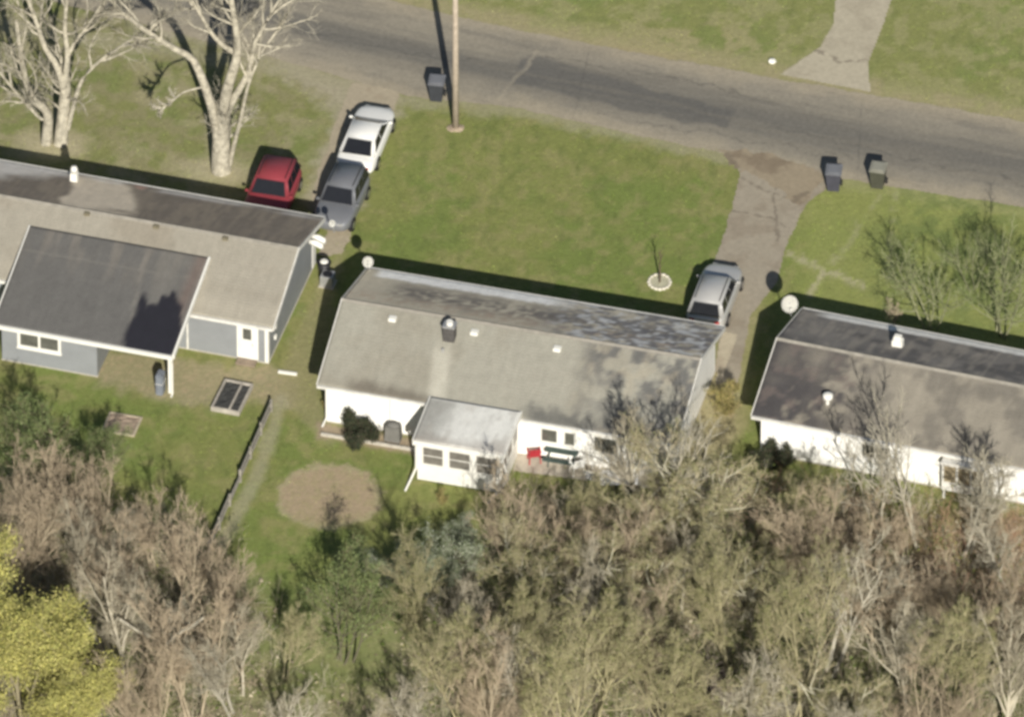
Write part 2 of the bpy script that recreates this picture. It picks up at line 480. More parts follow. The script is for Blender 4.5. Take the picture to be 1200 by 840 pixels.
# ---------------------------------------------------------------- tufts, litter
def scatter(name, n, mask, size, colfn, tilt=1., zoff=.0, seed=3, label=None, cat=None):
    """thousands of leaf-size triangles lying or standing on the ground, one object"""
    rs = np.random.RandomState(seed)
    x = rs.uniform(-26, 26, n); y = rs.uniform(-32, 32, n)
    X, Y = pix(x, y)
    ok = rs.rand(n) < mask(X, Y, x, y)
    x, y, X, Y = x[ok], y[ok], X[ok], Y[ok]; n = len(x)
    a = rs.uniform(0, 6.283, n); s = size * rs.uniform(.5, 1.5, n)
    h = s * rs.uniform(.2, 1.2, n) * tilt
    c, d = np.cos(a), np.sin(a)
    v0 = np.stack([x - c * s * .5, y - d * s * .5, np.full(n, zoff)], -1)
    v1 = np.stack([x + c * s * .5, y + d * s * .5, np.full(n, zoff)], -1)
    v2 = np.stack([x - d * s * .5 * rs.uniform(-1, 1, n), y + c * s * .5 * rs.uniform(-1, 1, n), zoff + h], -1)
    V = np.stack([v0, v1, v2], 1).reshape(-1, 3)
    T = np.repeat(colfn(x, y, rs), 3, 0)
    o = np_mesh(name, V, np.arange(n * 3).reshape(-1, 3), M_foliage_attr, tint=T)
    tag(o, label, cat, kind='stuff')
    return o
HOUSES_PX = [[(-80, 160), (390, 255), (320, 440), (200, 470), (-80, 440)], [(372, 440), (435, 315), (850, 380), (790, 560), (600, 560), (570, 590), (485, 575), (485, 530), (372, 515)], [(880, 490), (943, 362), (1290, 425), (1290, 615), (880, 538)]]
PAVED = [[(-100, -130), (300, -40), (560, 25), (915, 92), (976, 28), (985, -60), (1065, -60), (1036, 30), (1021, 109), (1500, 205), (1500, 300), (1164, 238), (970, 208), (925, 280), (866, 450), (838, 450), (800, 372), (866, 205), (850, 172), (480, 114), (462, 128), (420, 245), (372, 300), (362, 232), (398, 130), (330, 72), (-100, -40)]]
def lawn_mask(X, Y, x, y):
    m = np.ones(X.shape)
    for p in HOUSES_PX + PAVED: m *= sdf(X, Y, p) > 4
    m *= 1 - .8 * woods_mask(X, Y)
    m *= (sdf(X, Y, [(325, 582), (386, 543), (447, 582), (386, 621)]) > 5) * .8 + .2
    return m * (.5 + .5 * fbm(x * .9, y * .9, 77))
def grass_col(x, y, rs):
    g = ground_color(x, y) * np.array((.95, 1.04, .85))
    return g * rs.uniform(.72, 1.12, len(x))[:, None]
scatter('grass', 210000, lawn_mask, .085, grass_col, .35, seed=3, label='short patchy spring grass of the lawns', cat='grass')
def wood_mask(X, Y, x, y):
    m = woods_mask(X, Y) * (1 - .85 * blob(X, Y, 385, 735, 125, 100, .6))
    for p in HOUSES_PX: m = m * (sdf(X, Y, p) > 4)
    return m
def litter_col(x, y, rs):
    n = len(x); t = rs.rand(n, 1)
    c = np.array((.24, .20, .13)) * (1 - t) + np.array((.44, .39, .28)) * t
    g = rs.rand(n) < .18
    c[g] = (.12, .17, .04)
    return c * rs.uniform(.6, 1.2, (n, 1))
scatter('leaf_litter', 120000, wood_mask, .16, litter_col, .8, zoff=-.01, seed=5, label='brown fallen leaves and weeds on the floor of the back woods', cat='leaf litter')
# ---------------------------------------------------------------- houses
class House:
    def __init__(s, name, label, ang, corner, ze, group=None):
        """local frame: x along the ridge (east), y north, origin = south-west eave corner on the ground"""
        s.ze = ze; s.a = R(-ang)
        p = at(*corner, ze)
        s.root = thing(name, label, 'house', (p.x, p.y, 0), s.a, group)
        s.M = Matrix.Translation((p.x, p.y, 0)) @ Matrix.Rotation(s.a, 4, 'Z')
        s.Mi = s.M.inverted()
    def loc(s, px, py, z):
        return s.Mi @ at(px, py, z)
    def hit(s, px, py, z0, sl, v0):
        """meet the plane z = z0 + sl*(v-v0) in the local frame"""
        o, d = ray(px, py)
        o = s.Mi @ Vector(o); d = s.Mi.to_3x3() @ Vector(d)
        t = (z0 + sl * (o.y - v0) - o.z) / (d.z - sl * d.y)
        return o + d * t
    def world(s, u, v, z):
        c, n = math.cos(s.a), math.sin(s.a)
        ox, oy = s.root.location.x, s.root.location.y
        return ox + u * c - v * n, oy + u * n + v * c, z

def slope_mesh(H, name, u0, u1, va, za, vb, zb, colfn, parent, res=.13, thick=.14, u0b=None, u1b=None):
    """one roof slope: fine grid on top, solid slab beneath. (va,za) = low edge, (vb,zb) = high edge"""
    L_ = math.hypot(vb - va, zb - za)
    nu = max(2, int((u1 - u0) / res)); nv = max(2, int(L_ / res))
    t = np.linspace(0, 1, nv); q = np.linspace(0, 1, nu)
    Q, T = np.meshgrid(q, t)
    a = u0 + (0 if u0b is None else (u0b - u0)) * T; b = u1 + (0 if u1b is None else (u1b - u1)) * T
    U = a + (b - a) * Q
    V = va + (vb - va) * T; Z = za + (zb - za) * T
    Z = Z + (fbm(U * .5, V * .5, 90) - .5) * .03
    X, Y, _ = H.world(U, V, Z)
    PXX, PYY = pix(X, Y, Z)
    C = colfn(U, V, PXX, PYY)
    top = np.stack([U, V, Z], -1).reshape(-1, 3)
    F = grid_faces(nu, nv)
    if vb < va: F = F[:, ::-1]
    C = C * (.90 + .20 * fbm(U * 9, V * 1.1, 95))[..., None] * (.94 + .12 * fbm(U * 5, V * 12, 96))[..., None]
    # underside + rim
    n = len(top)
    bot = top.copy(); bot[:, 2] -= thick
    idx = np.arange(n).reshape(nv, nu)
    ring = np.concatenate([idx[0, :], idx[1:, -1], idx[-1, -2::-1], idx[-2:0:-1, 0]])
    r2 = np.roll(ring, -1)
    side = np.stack([ring + n, r2 + n, r2, ring], -1)
    if vb < va: side = side[:, ::-1]
    FF = np.concatenate([F, F[:, ::-1] + n, side])
    VV = np.concatenate([top, bot]); CC = np.concatenate([C.reshape(-1, 3), np.full((n, 3), .12)])
    return np_mesh(name, VV, FF, M_roof, parent, tint=CC)

def gable_house(H, Ln, Dp, rise, colS, colN, wallm, ov=.35, trimm=None, gable_trim=True):
    ze = H.ze; root = H.root; trimm = trimm or M_trim
    sl = rise / (Dp / 2)
    H.sl, H.Dp, H.Ln, H.rise, H.ov = sl, Dp, Ln, rise, ov
    rf = slope_mesh(H, 'roof_slope', 0, Ln, 0, ze, Dp / 2, ze + rise, colS, root)
    rn = slope_mesh(H, 'roof_slope', 0, Ln, Dp, ze, Dp / 2, ze + rise, colN, root)
    rf['label'] = 'roof slope facing the back yard'; rn['label'] = 'roof slope facing the street'
    # ridge cap
    MB().prism([(Dp / 2 - .14, ze + rise - .045), (Dp / 2, ze + rise + .035), (Dp / 2 + .14, ze + rise - .045), (Dp / 2, ze + rise - .02)], 'x', 0, Ln).build('ridge_cap', M_cap, root)
    # gutters (north and south)
    H.gut = MB().box(0, Ln, -.13, -.003, ze - .15, ze - .03).build('gutter', trimm, root)
    MB().box(0, Ln, Dp + .003, Dp + .13, ze - .15, ze - .03).build('gutter', trimm, root)
    # rake boards
    for u0, u1 in ((-.05, -.002), (Ln + .002, Ln + .05)):
        m = MB()
        m.hexa([(u0, 0, ze - .2), (u1, 0, ze - .2), (u1, Dp / 2, ze + rise - .2), (u0, Dp / 2, ze + rise - .2), (u0, 0, ze + .02), (u1, 0, ze + .02), (u1, Dp / 2, ze + rise + .02), (u0, Dp / 2, ze + rise + .02)])
        m.build('rake_board', trimm, root)
        m = MB()
        m.hexa([(u0, Dp / 2, ze + rise - .2), (u1, Dp / 2, ze + rise - .2), (u1, Dp, ze - .2), (u0, Dp, ze - .2), (u0, Dp / 2, ze + rise + .02), (u1, Dp / 2, ze + rise + .02), (u1, Dp, ze + .02), (u0, Dp, ze + .02)])
        m.build('rake_board', trimm, root)
    # walls
    t = .15
    zs = ze + ov * sl - .16
    MB().box(ov, Ln - ov, ov, ov + t, 0.06, zs).build('wall', wallm, root)
    MB().box(ov, Ln - ov, Dp - ov - t, Dp - ov, 0.06, zs).build('wall', wallm, root)
    for u in (ov + .003, Ln - ov - t - .003):
        MB().prism([(ov + t + .002, .06), (Dp - ov - t - .002, .06), (Dp - ov - t - .002, zs + t * sl - .02), (Dp / 2, ze + rise - .17), (ov + t + .002, zs + t * sl - .02)], 'x', u, u + t).build('wall', wallm, root)
    MB().box(ov - .03, Ln - ov + .03, ov - .03, Dp - ov + .03, -.1, .055).build('foundation', M_stone, root)
    # soffits
    MB().box(.02, Ln - .02, .0, ov - .004, zs - .05, zs - .02).build('soffit', trimm, root)

M_cap = mat('ridge_shingles', (.26, .24, .20), .9, var=.2)

def window_on(root, u0, u1, z0, z1, y, face='S', panes=1, fm=None, gm=None, name='window', depth=.07, fw=.07):
    """framed window proud of a wall; y is the wall plane, face S means looking along -y, E along +x (then u runs along y)"""
    fm = fm or M_white; gm = gm or M_glass
    s = -1
    def bx(m, a0, a1, b0, b1, d0, d1):
        if face == 'S': m.box(a0, a1, y - d1, y - d0, b0, b1)
        else: m.box(y + d0, y + d1, a0, a1, b0, b1)
    m = MB()
    bx(m, u0, u1, z0, z0 + fw, .003, depth); bx(m, u0, u1, z1 - fw, z1, .003, depth)
    bx(m, u0, u0 + fw, z0 + fw, z1 - fw, .003, depth); bx(m, u1 - fw, u1, z0 + fw, z1 - fw, .003, depth)
    w = (u1 - u0 - 2 * fw) / panes
    for k in range(1, panes):
        c = u0 + fw + w * k
        bx(m, c - fw * .4, c + fw * .4, z0 + fw, z1 - fw, .003, depth - .01)
    f = m.build(name, fm, root)
    for k in range(panes):
        m = MB()
        bx(m, u0 + fw + w * k + (fw * .4 if k else 0) + .002, u0 + fw + w * (k + 1) - (fw * .4 if k < panes - 1 else 0) - .002, z0 + fw + .002, z1 - fw - .002, .004, .02)
        m.build('pane', gm, f)
    m = MB(); bx(m, u0 - .04, u1 + .04, z0 - .05, z0 - .003, .003, depth + .04); m.build('sill', fm, f)
    return f

# ---- roof colours
def roof_left_S(U, V, X, Y):
    n1 = fbm(U * .5, V * .5, 100); n2 = fbm(U * 3, V * 3, 101)
    c = np.zeros(U.shape + (3,)) + np.array((.285, .262, .21))
    c = mixc(c, (.25, .222, .172), sstep(.4, .7, n1) * .8)
    c = mixc(c, (.37, .335, .265), np.exp(-((V - .6) / .5) ** 2) * .3)
    c = mixc(c, (.22, .195, .15), np.exp(-((Y - (345 + (X - 300) * .18)) / 6) ** 2) * .25)
    return c * (.93 + .14 * n2)[..., None]
def roof_left_N(U, V, X, Y):
    n1 = fbm(U * .45, V * .8, 104); n2 = fbm(U * 3, V * 3, 105); st = fbm(U * 4, V * .6, 106)
    c = np.zeros(U.shape + (3,)) + np.array((.24, .205, .16))
    c = mixc(c, (.15, .13, .11), sstep(.38, .62, st) * .6)
    m = (1 - sstep(-5, 5, sdf(X, Y, [(75, 240), (85, 208), (110, 203), (138, 205), (150, 225), (160, 250)]) + (n1 - .5) * 22))
    c = mixc(c, (.62, .54, .42), m * .9)  # tan patch lightened as well, for sunlight this slope barely catches
    c = mixc(c, (.68, .65, .6), sstep(90, 70, X) * sstep(214, 200, Y + (n1 - .5) * 20) * .8)
    c = mixc(c, (.65, .63, .6), (1 - sstep(0, 4, np.abs(H1.Dp - V - .25) * 25 / 2.2)) * sstep(.35, .6, n1) * .6)
    c = mixc(c, (.42, .27, .21), blob(X, Y, 166, 217, 8, 5) * .8)
    return c * (.88 + .24 * n2)[..., None]
def roof_black(U, V, X, Y):
    n1 = fbm(U * .5, V * .35, 110); st = fbm(U * 2.6, V * .35, 111); n2 = fbm(U * 4, V * 4, 112)
    c = np.zeros(U.shape + (3,)) + np.array((.112, .108, .100))
    c = mixc(c, (.165, .150, .128), sstep(.45, .7, st) * sstep(340, 290, Y - (X - 100) * .18) * .75)
    c = mixc(c, (.145, .138, .122), sstep(.5, .7, n1) * .6)
    c = mixc(c, (.17, .16, .14), (1 - sstep(0, 2.5, np.abs(Y - 298 - (X - 60) * .17 + (n2 - .5) * 4))) * .45)
    c = mixc(c, (.19, .175, .15), (1 - sstep(0, 2.5, np.abs(X - 172 + (Y - 290) * .22 + (n2 - .5) * 4))) * .5)
    c = mixc(c, (.15, .10, .08), np.exp(-((X - 238 + (Y - 300) * .43) / 8) ** 2) * .5)
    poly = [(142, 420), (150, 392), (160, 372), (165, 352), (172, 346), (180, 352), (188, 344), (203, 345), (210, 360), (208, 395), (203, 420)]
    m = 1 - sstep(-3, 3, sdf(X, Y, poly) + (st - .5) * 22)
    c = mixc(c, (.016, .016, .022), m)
    return c * (.9 + .2 * n2)[..., None]
def roof_mid_S(U, V, X, Y):
    n1 = fbm(U * .5, V * .5, 120); n2 = fbm(U * 3.2, V * 3.2, 121); st = fbm(U * 3, V * .7, 122)
    c = np.zeros(U.shape + (3,)) + np.array((.282, .270, .220))
    c = mixc(c, (.245, .228, .180), sstep(.40, .68, n1) * .8)
    # runoff stripe below the chimney
    d = np.abs(X - (520 - (Y - 400) * .12))
    c = mixc(c, (.42, .40, .33), (1 - sstep(5, 15, d + (st - .5) * 6)) * sstep(395, 420, Y) * .75)
    # dark growth along the lower edge
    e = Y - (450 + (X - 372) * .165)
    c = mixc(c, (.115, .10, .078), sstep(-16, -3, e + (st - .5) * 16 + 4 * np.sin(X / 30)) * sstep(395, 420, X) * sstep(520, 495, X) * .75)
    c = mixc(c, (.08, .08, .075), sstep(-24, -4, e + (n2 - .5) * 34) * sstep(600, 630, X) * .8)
    # branch shade painted in as dark blotches mixed with stains on the tree side
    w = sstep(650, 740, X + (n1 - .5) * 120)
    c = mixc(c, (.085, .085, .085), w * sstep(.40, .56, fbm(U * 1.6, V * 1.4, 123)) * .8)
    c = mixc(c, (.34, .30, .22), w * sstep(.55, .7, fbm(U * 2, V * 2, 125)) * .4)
    return c * (.92 + .16 * n2)[..., None]
def roof_mid_N(U, V, X, Y):
    n1 = fbm(U * .7, V * 1.2, 130); n2 = fbm(U * 4.0, V * 5.5, 131); st = fbm(U * 5, V * .8, 132)
    c = np.zeros(U.shape + (3,)) + np.array((.54, .485, .37))  # street slope lightened in its colour to stand in for sun that only grazes it
    t = (H2.Dp - V) / (H2.Dp / 2)           # 0 at the eave, 1 at the ridge
    m = np.exp(-((t - .52) / .30) ** 2) * sstep(1.0, 2.6, U)
    c = mixc(c, (.15, .135, .12), m * sstep(.33, .58, n2 * .6 + n1 * .4) * .95)
    c = mixc(c, (.40, .30, .22), np.exp(-((t - .78) / .12) ** 2) * sstep(.45, .6, n2) * .6)
    e = sstep(.235, .17, t + (st - .5) * .06) * sstep(10.6, 8.6, U) * sstep(.4, .9, U)
    c = mixc(c, (.88, .86, .80), e)
    r = sstep(8.5, 11.5, U)
    c = mixc(c, (.15, .15, .16), r * sstep(.38, .55, fbm(U * 2.6, V * 3.6, 133)) * .8)
    c = mixc(c, (.66, .66, .64), r * sstep(.52, .64, fbm(U * 3.2, V * 4.0, 134)) * .75)
    return c * (.86 + .28 * n2)[..., None]
def roof_right_S(U, V, X, Y):
    n1 = fbm(U * .45, V * .45, 140); n2 = fbm(U * 2.6, V * 2.6, 141)
    c = np.zeros(U.shape + (3,)) + np.array((.235, .212, .168))
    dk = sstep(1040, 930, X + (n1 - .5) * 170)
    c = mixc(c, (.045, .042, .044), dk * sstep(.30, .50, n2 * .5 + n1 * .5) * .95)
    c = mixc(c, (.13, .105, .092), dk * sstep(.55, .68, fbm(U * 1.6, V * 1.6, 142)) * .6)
    c = mixc(c, (.10, .092, .08), sstep(.50, .68, fbm(U * .9, V * .7, 143)) * (1 - dk) * .55)
    return c * (.85 + .3 * n2)[..., None]
def roof_right_N(U, V, X, Y):
    n1 = fbm(U * .6, V * .9, 150); n2 = fbm(U * 3, V * 3, 151); st = fbm(U * 4, V * .8, 152)
    c = np.zeros(U.shape + (3,)) + np.array((.20, .185, .165))
    c = mixc(c, (.10, .095, .092), sstep(.40, .62, n1) * .8)
    c = mixc(c, (.36, .32, .26), sstep(.5, .65, st) * .4)
    t = (H3.Dp - V) / (H3.Dp / 2)
    c = mixc(c, (.80, .78, .72), sstep(.16, .11, t + (st - .5) * .04) * sstep(.6, 1.6, U) * .9)
    return c * (.86 + .28 * n2)[..., None]

# ================= left house
H1 = House('brick_house', '', 15.8, (320, 384), 2.5)
H1.root.name = 'siding_house'
H1.root['label'] = 'grey-blue sided bungalow with tan roof and black-roofed addition, leftmost house'
# origin was taken at the SE corner: shift west by the length
L1 = 17.0
v = Matrix.Rotation(H1.a, 4, 'Z') @ Vector((-L1, 0, 0))
H1.root.location += v
H1.M = Matrix.Translation(H1.root.location) @ Matrix.Rotation(H1.a, 4, 'Z'); H1.Mi = H1.M.inverted()
ne = H1.loc(389, 257, 2.5)
D1 = ne.y
gable_house(H1, L1, D1, 1.5, roof_left_S, roof_left_N, M_bluegrey)
print('H1 depth', D1, 'NE u', ne.x)
r = H1.root; ov = H1.ov
# addition under the low black roof
pUR = H1.hit(246, 303, H1.ze, H1.sl, 0); pLR = H1.loc(200, 416, 2.35)
uR = (pUR.x + pLR.x) / 2; vlo = pLR.y; vhi = pUR.y; zhi = H1.ze + H1.sl * vhi + .05
pUL = H1.hit(36, 264, H1.ze, H1.sl, 0)
uL = pUL.x
print('addition', uL, uR, vlo, vhi, zhi)
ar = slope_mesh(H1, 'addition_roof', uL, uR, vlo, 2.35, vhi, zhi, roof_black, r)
ar['label'] = 'low black roof over the addition'
MB().box(uL, uR + .05, vlo - .14, vlo - .003, 2.16, 2.34).build('gutter', M_white, r)
sl2 = (zhi - 2.35) / (vhi - vlo)
m = MB(); m.hexa([(uR + .002, vlo, 2.13), (uR + .10, vlo, 2.13), (uR + .10, vhi, zhi - .18), (uR + .002, vhi, zhi - .18), (uR + .002, vlo, 2.39), (uR + .10, vlo, 2.39), (uR + .10, vhi, zhi + .05), (uR + .002, vhi, zhi + .05)])
m.build('rake_board', M_white, r)
m = MB(); m.hexa([(uL - .06, vlo, 2.13), (uL - .002, vlo, 2.13), (uL - .002, vhi, zhi - .18), (uL - .06, vhi, zhi - .18), (uL - .06, vlo, 2.39), (uL - .002, vlo, 2.39), (uL - .002, vhi, zhi + .04), (uL - .06, vhi, zhi + .04)])
m.build('rake_board', M_white, r)
uw = H1.loc(106, 440, .9).x      # where the enclosed part ends, open patio beyond
MB().box(uL + .3, uw, vlo + .3, vlo + .44, .05, 2.2).build('wall', M_bluegrey, r)
MB().box(uw - .14, uw, vlo + .445, ov, .05, 2.4).build('wall', M_bluegrey, r)
MB().box(uL + .3, uL + .44, vlo + .445, ov - .003, .05, 2.3).build('wall', M_bluegrey, r)
MB().box(uL + .27, uw + .03, vlo + .27, vlo + .5, -.1, .048).build('foundation', M_stone, r)
# corner post, downspout
pc = H1.loc(198, 460, 0)
MB().box(uR - .22, uR - .04, vlo + .02, vlo + .2, 0, 2.14, .01).build('porch_post', M_white, r)
MB().tube([(uR + .0, vlo - .12, 2.1), (uR + .0, vlo - .06, 1.9), (uR - .0, vlo - .06, .1), (uR + .0, vlo - .25, .04)], .05, 8).build('downspout', M_white, r)
a_ = H1.loc(24, 410, 1.4).x; b_ = H1.loc(70, 410, 1.4).x
window_on(r, a_ - .35, b_, 1.0, 2.02, vlo + .3, panes=2, fw=.13, gm=M_glass)
# back door in its wide white frame, white corner board
da = H1.loc(277, 400, 1.1).x; db = H1.loc(304, 400, 1.1).x
f = MB().box(da, db, ov - .05, ov - .003, .12, 2.32).build('door_frame', M_white, r)
d = MB().box(da + .14, db - .14, ov - .09, ov - .052, .14, 2.18, .01).build('door', M_white, r)
window_on(d, da + .26, db - .26, 1.25, 2.0, ov - .09, panes=1, fw=.05, depth=.03, name='door_window')
MB().tube([(db - .24, ov - .09, 1.05), (db - .24, ov - .16, 1.05)], .035, 8).build('door_handle', M_galv, d)
dp = MB().box(da + .05, db - .05, ov - .5, ov - .055, 0, .12, .01).build('door_step', mat('brown_step', (.24, .19, .14), .9, var=.25), r)
MB().box(L1 - ov - .16, L1 - ov + .03, ov - .03, ov - .003, .06, 2.3).build('corner_board', M_white, r)
MB().box(L1 - ov + .003, L1 - ov + .03, ov - .03, ov + .14, .06, 2.3).build('corner_board', M_white, r)
MB().box(L1 - ov + .003, L1 - ov + .035, D1 - ov - .55, D1 - ov - .02, .06, 2.42).build('corner_board', M_white, r)
x_ = H1.loc(218, 390, 1.2).x
MB().tube([(x_, ov - .07, 2.3), (x_, ov - .07, .1)], .05, 8).build('downspout', M_trim, r)
for k, (v_, z_) in enumerate(((1.25, 2.5), (1.3, 1.35), (1.3, .7))):
    MB().box(L1 - ov + .003, L1 - ov + .1, v_, v_ + .18, z_, z_ + .22, .01).build('wall_vent', M_white, r)
# door canopy near the north corner of the gable wall: two rounded white slats
pc1 = H1.loc(388, 268, 1.9)
for k in range(2):
    m = MB()
    vv = D1 - 1.05 - k * .42
    m.tube([(L1 - ov + .05, vv, 2.15), (L1 - ov + .35, vv, 2.12), (L1 - ov + .62, vv, 2.0), (L1 - ov + .66, vv, 1.86)], [.12, .15, .15, .09], 10)
    m.build('awning_slat', M_white, r, smooth=True)
# roof furniture
def roof_box(H, parent, px, py, side, w, d, h, m, name, smooth=False):
    if side == 'S': p = H.hit(px, py, H.ze, H.sl, 0)
    else: p = H.hit(px, py, H.ze, -H.sl, H.Dp)
    o = MB().box(p.x - w / 2, p.x + w / 2, p.y - d / 2, p.y + d / 2, p.z - .08, p.z + h, .03).build(name, m, parent)
    return o, p
o, p = roof_box(H1, r, 87, 212, 'N', .34, .34, .5, M_white, 'roof_vent')
MB().tube([(p.x, p.y, p.z + .5), (p.x, p.y, p.z + .62), (p.x, p.y, p.z + .63), (p.x, p.y, p.z + .85)], [.13, .13, .2, .12], 12).build('vent_cap', M_white, o, True)
for q in ((102, 251), (183, 266), (264, 280)):
    roof_box(H1, r, *q, 'S', .28, .24, .10, mat('brown_vent', (.17, .15, .10), .8), 'roof_vent')

# ================= middle house
H2 = House('white_house', 'white rambler with stained tan roof and sunroom on its back, middle house', 14.8, (372, 450), 2.45)
ne = H2.loc(849, 383, 2.45); nw = H2.loc(437, 315, 2.45)
D2 = nw.y; L2 = ne.x
print('H2', D2, ne.y, L2)
D2 = (D2 + ne.y) / 2
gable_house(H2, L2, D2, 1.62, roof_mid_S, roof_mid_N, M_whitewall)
r = H2.root; ov = H2.ov
o, p = roof_box(H2, r, 527, 396, 'S', .55, .5, .75, mat('sooty_brick', (.075, .07, .065), .9, var=.3, scale=9), 'chimney')
MB().box(p.x - .3, p.x + .3, p.y - .28, p.y + .28, p.z + .75, p.z + .83, .01).build('chimney_cap', M_galv, o)
MB().tube([(p.x, p.y, p.z + .83), (p.x, p.y, p.z + 1.0)], .16, 12).build('flue', M_white, o)
for q in ((460, 374), (556, 390), (653, 409)):
    roof_box(H2, r, *q, 'S', .36, .32, .12, M_white, 'roof_vent')
pv, p = roof_box(H2, r, 519, 412, 'S', .12, .12, .2, M_galv, 'vent_pipe')
# sunroom
sx0 = H2.loc(484, 516, 2.5).x; sx1 = H2.loc(591, 531, 2.5).x
sv = (H2.loc(484, 516, 2.5).y + H2.loc(591, 531, 2.5).y) / 2
pt = H2.hit(503, 466, H2.ze, H2.sl, 0); print('sunroom', sx0, sx1, sv, pt)
vt = max(pt.y, .25); zt = H2.ze + H2.sl * vt + .10
def roof_sun(U, V, X, Y):
    n1 = fbm(U * .8, V * .8, 160); n2 = fbm(U * 4, V * 4, 161)
    c = np.zeros(U.shape + (3,)) + np.array((.60, .595, .55))
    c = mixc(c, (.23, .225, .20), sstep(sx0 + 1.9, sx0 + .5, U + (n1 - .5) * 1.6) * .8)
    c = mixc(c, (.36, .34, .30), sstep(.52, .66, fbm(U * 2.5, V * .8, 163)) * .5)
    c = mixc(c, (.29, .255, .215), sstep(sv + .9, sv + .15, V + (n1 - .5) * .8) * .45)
    c = mixc(c, (.60, .59, .54), sstep(vt - .25, vt - .05, V) * .6)
    return c * (.92 + .16 * n2)[..., None]
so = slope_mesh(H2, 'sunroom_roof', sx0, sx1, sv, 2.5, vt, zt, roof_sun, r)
so['label'] = 'flat pale grey sunroom roof'
MB().box(sx0 - .02, sx1 + .02, sv - .09, sv - .003, 2.28, 2.47, .01).build('fascia', M_white, r)
for u0 in (sx0 - .06, sx1 + .003):
    MB().hexa([(u0, sv, 2.28), (u0 + .055, sv, 2.28), (u0 + .055, vt, zt - .2), (u0, vt, zt - .2), (u0, sv, 2.5), (u0 + .055, sv, 2.5), (u0 + .055, vt, zt + .02), (u0, vt, zt + .02)]).build('rake_board', M_white, r)
i = .14; wy = sv + i
wl, wr = sx0 + i, sx1 - i
MB().box(wl, wr, wy, wy + .1, .05, .98).build('wall', M_white, r)
MB().box(wl, wr, wy, wy + .1, 2.05, 2.33).build('wall', M_white, r)
cols = [wl, wl + .27, wl + .27 + (wr - wl) * .27, wl + (wr - wl) * .36, wl + (wr - wl) * .62, wl + (wr - wl) * .70, wr - .17, wr]
W_ = wr - wl
segs = [(0, .06), (.31, .37), (.63, .69), (.95, 1)]
for a, b in segs: MB().box(wl + a * W_, wl + b * W_, wy + .002, wy + .098, .98, 2.05).build('window_post', M_white, r)
for (a, b) in ((.06, .31), (.37, .63), (.69, .95)):
    f = MB()
    u0, u1 = wl + a * W_ + .003, wl + b * W_ - .003
    f.box(u0, u1, wy + .01, wy + .06, .985, 1.04); f.box(u0, u1, wy + .01, wy + .06, 2.0, 2.045)
    f.box(u0, u0 + .04, wy + .01, wy + .06, 1.04, 2.0); f.box(u1 - .04, u1, wy + .01, wy + .06, 1.04, 2.0)
    f.box(u0 + .04, u1 - .04, wy + .015, wy + .055, 1.50, 1.54)
    f = f.build('window', M_trim, r)
    MB().box(u0 + .042, u1 - .042, wy + .03, wy + .04, 1.042, 1.498).build('pane', M_screen, f)
    MB().box(u0 + .042, u1 - .042, wy + .03, wy + .04, 1.542, 1.998).build('pane', M_screen, f)
for u, nm in ((wl, 'W'), (wr - .1, 'E')):
    MB().box(u + .002, u + .098, wy + .105, ov - .004, .05, .98).build('wall', M_white, r)
    MB().box(u + .002, u + .098, wy + .105, ov - .004, 2.05, 2.3).build('wall', M_white, r)
    n_ = 3; dl = (ov - .01 - wy - .105) / n_
    for k in range(n_):
        MB().box(u + .004, u + .096, wy + .105 + dl * k, wy + .105 + dl * k + .12, .98, 2.05).build('window_post', M_white, r)
        MB().box(u + .04, u + .06, wy + .23 + dl * k, wy + .1 + dl * (k + 1), .985, 2.045).build('pane', M_screen, r)
MB().box(wl + .1, wr - .1, wy + .1, ov, .03, .05).build('sunroom_floor', M_wood, r)
# long white downspouts kicked out onto the lawn at both sunroom corners
MB().tube([(sx0 + .02, sv - .1, 2.3), (sx0 + .1, wy - .06, 2.1), (sx0 + .1, wy - .06, .75), (sx0 - .05, wy - .35, .35), (sx0 - .18, wy - 1.0, .05)], .055, 8).build('downspout', M_white, r)
MB().tube([(sx1 - .02, sv - .1, 2.3), (sx1 - .1, wy - .06, 2.1), (sx1 + .25, wy - .3, 1.2), (sx1 - .55, wy - .9, .06)], .055, 8).build('downspout', M_white, r)
# wall pieces
for px in (459,):
    u = H2.loc(px, 480, 1.2).x
    MB().tube([(u, ov - .07, 2.2), (u, ov - .07, .1)], .045, 8).build('downspout', M_trim, r)
MB().tube([(.42, -.07, 2.3), (.35, ov - .07, 2.0), (.35, ov - .07, .3), (.25, ov - .5, .05)], .05, 8).build('downspout', M_white, r)
for a, b, z0, z1 in ((633, 655, 1.0, 1.85), (662, 677, 1.0, 1.85)):
    u0 = H2.loc(a, 510, 1.4).x; u1 = H2.loc(b, 510, 1.4).x
    window_on(r, u0, u1, z0, z1, ov, fw=.06)
window_on(r, 13.2, 14.4, .9, 1.9, ov)
MB().box(.35, 5.0, -.75, -.65, 0, .16).build('bed_edging', M_stone, r)
ds = H2.loc(845, 392, 2.2)

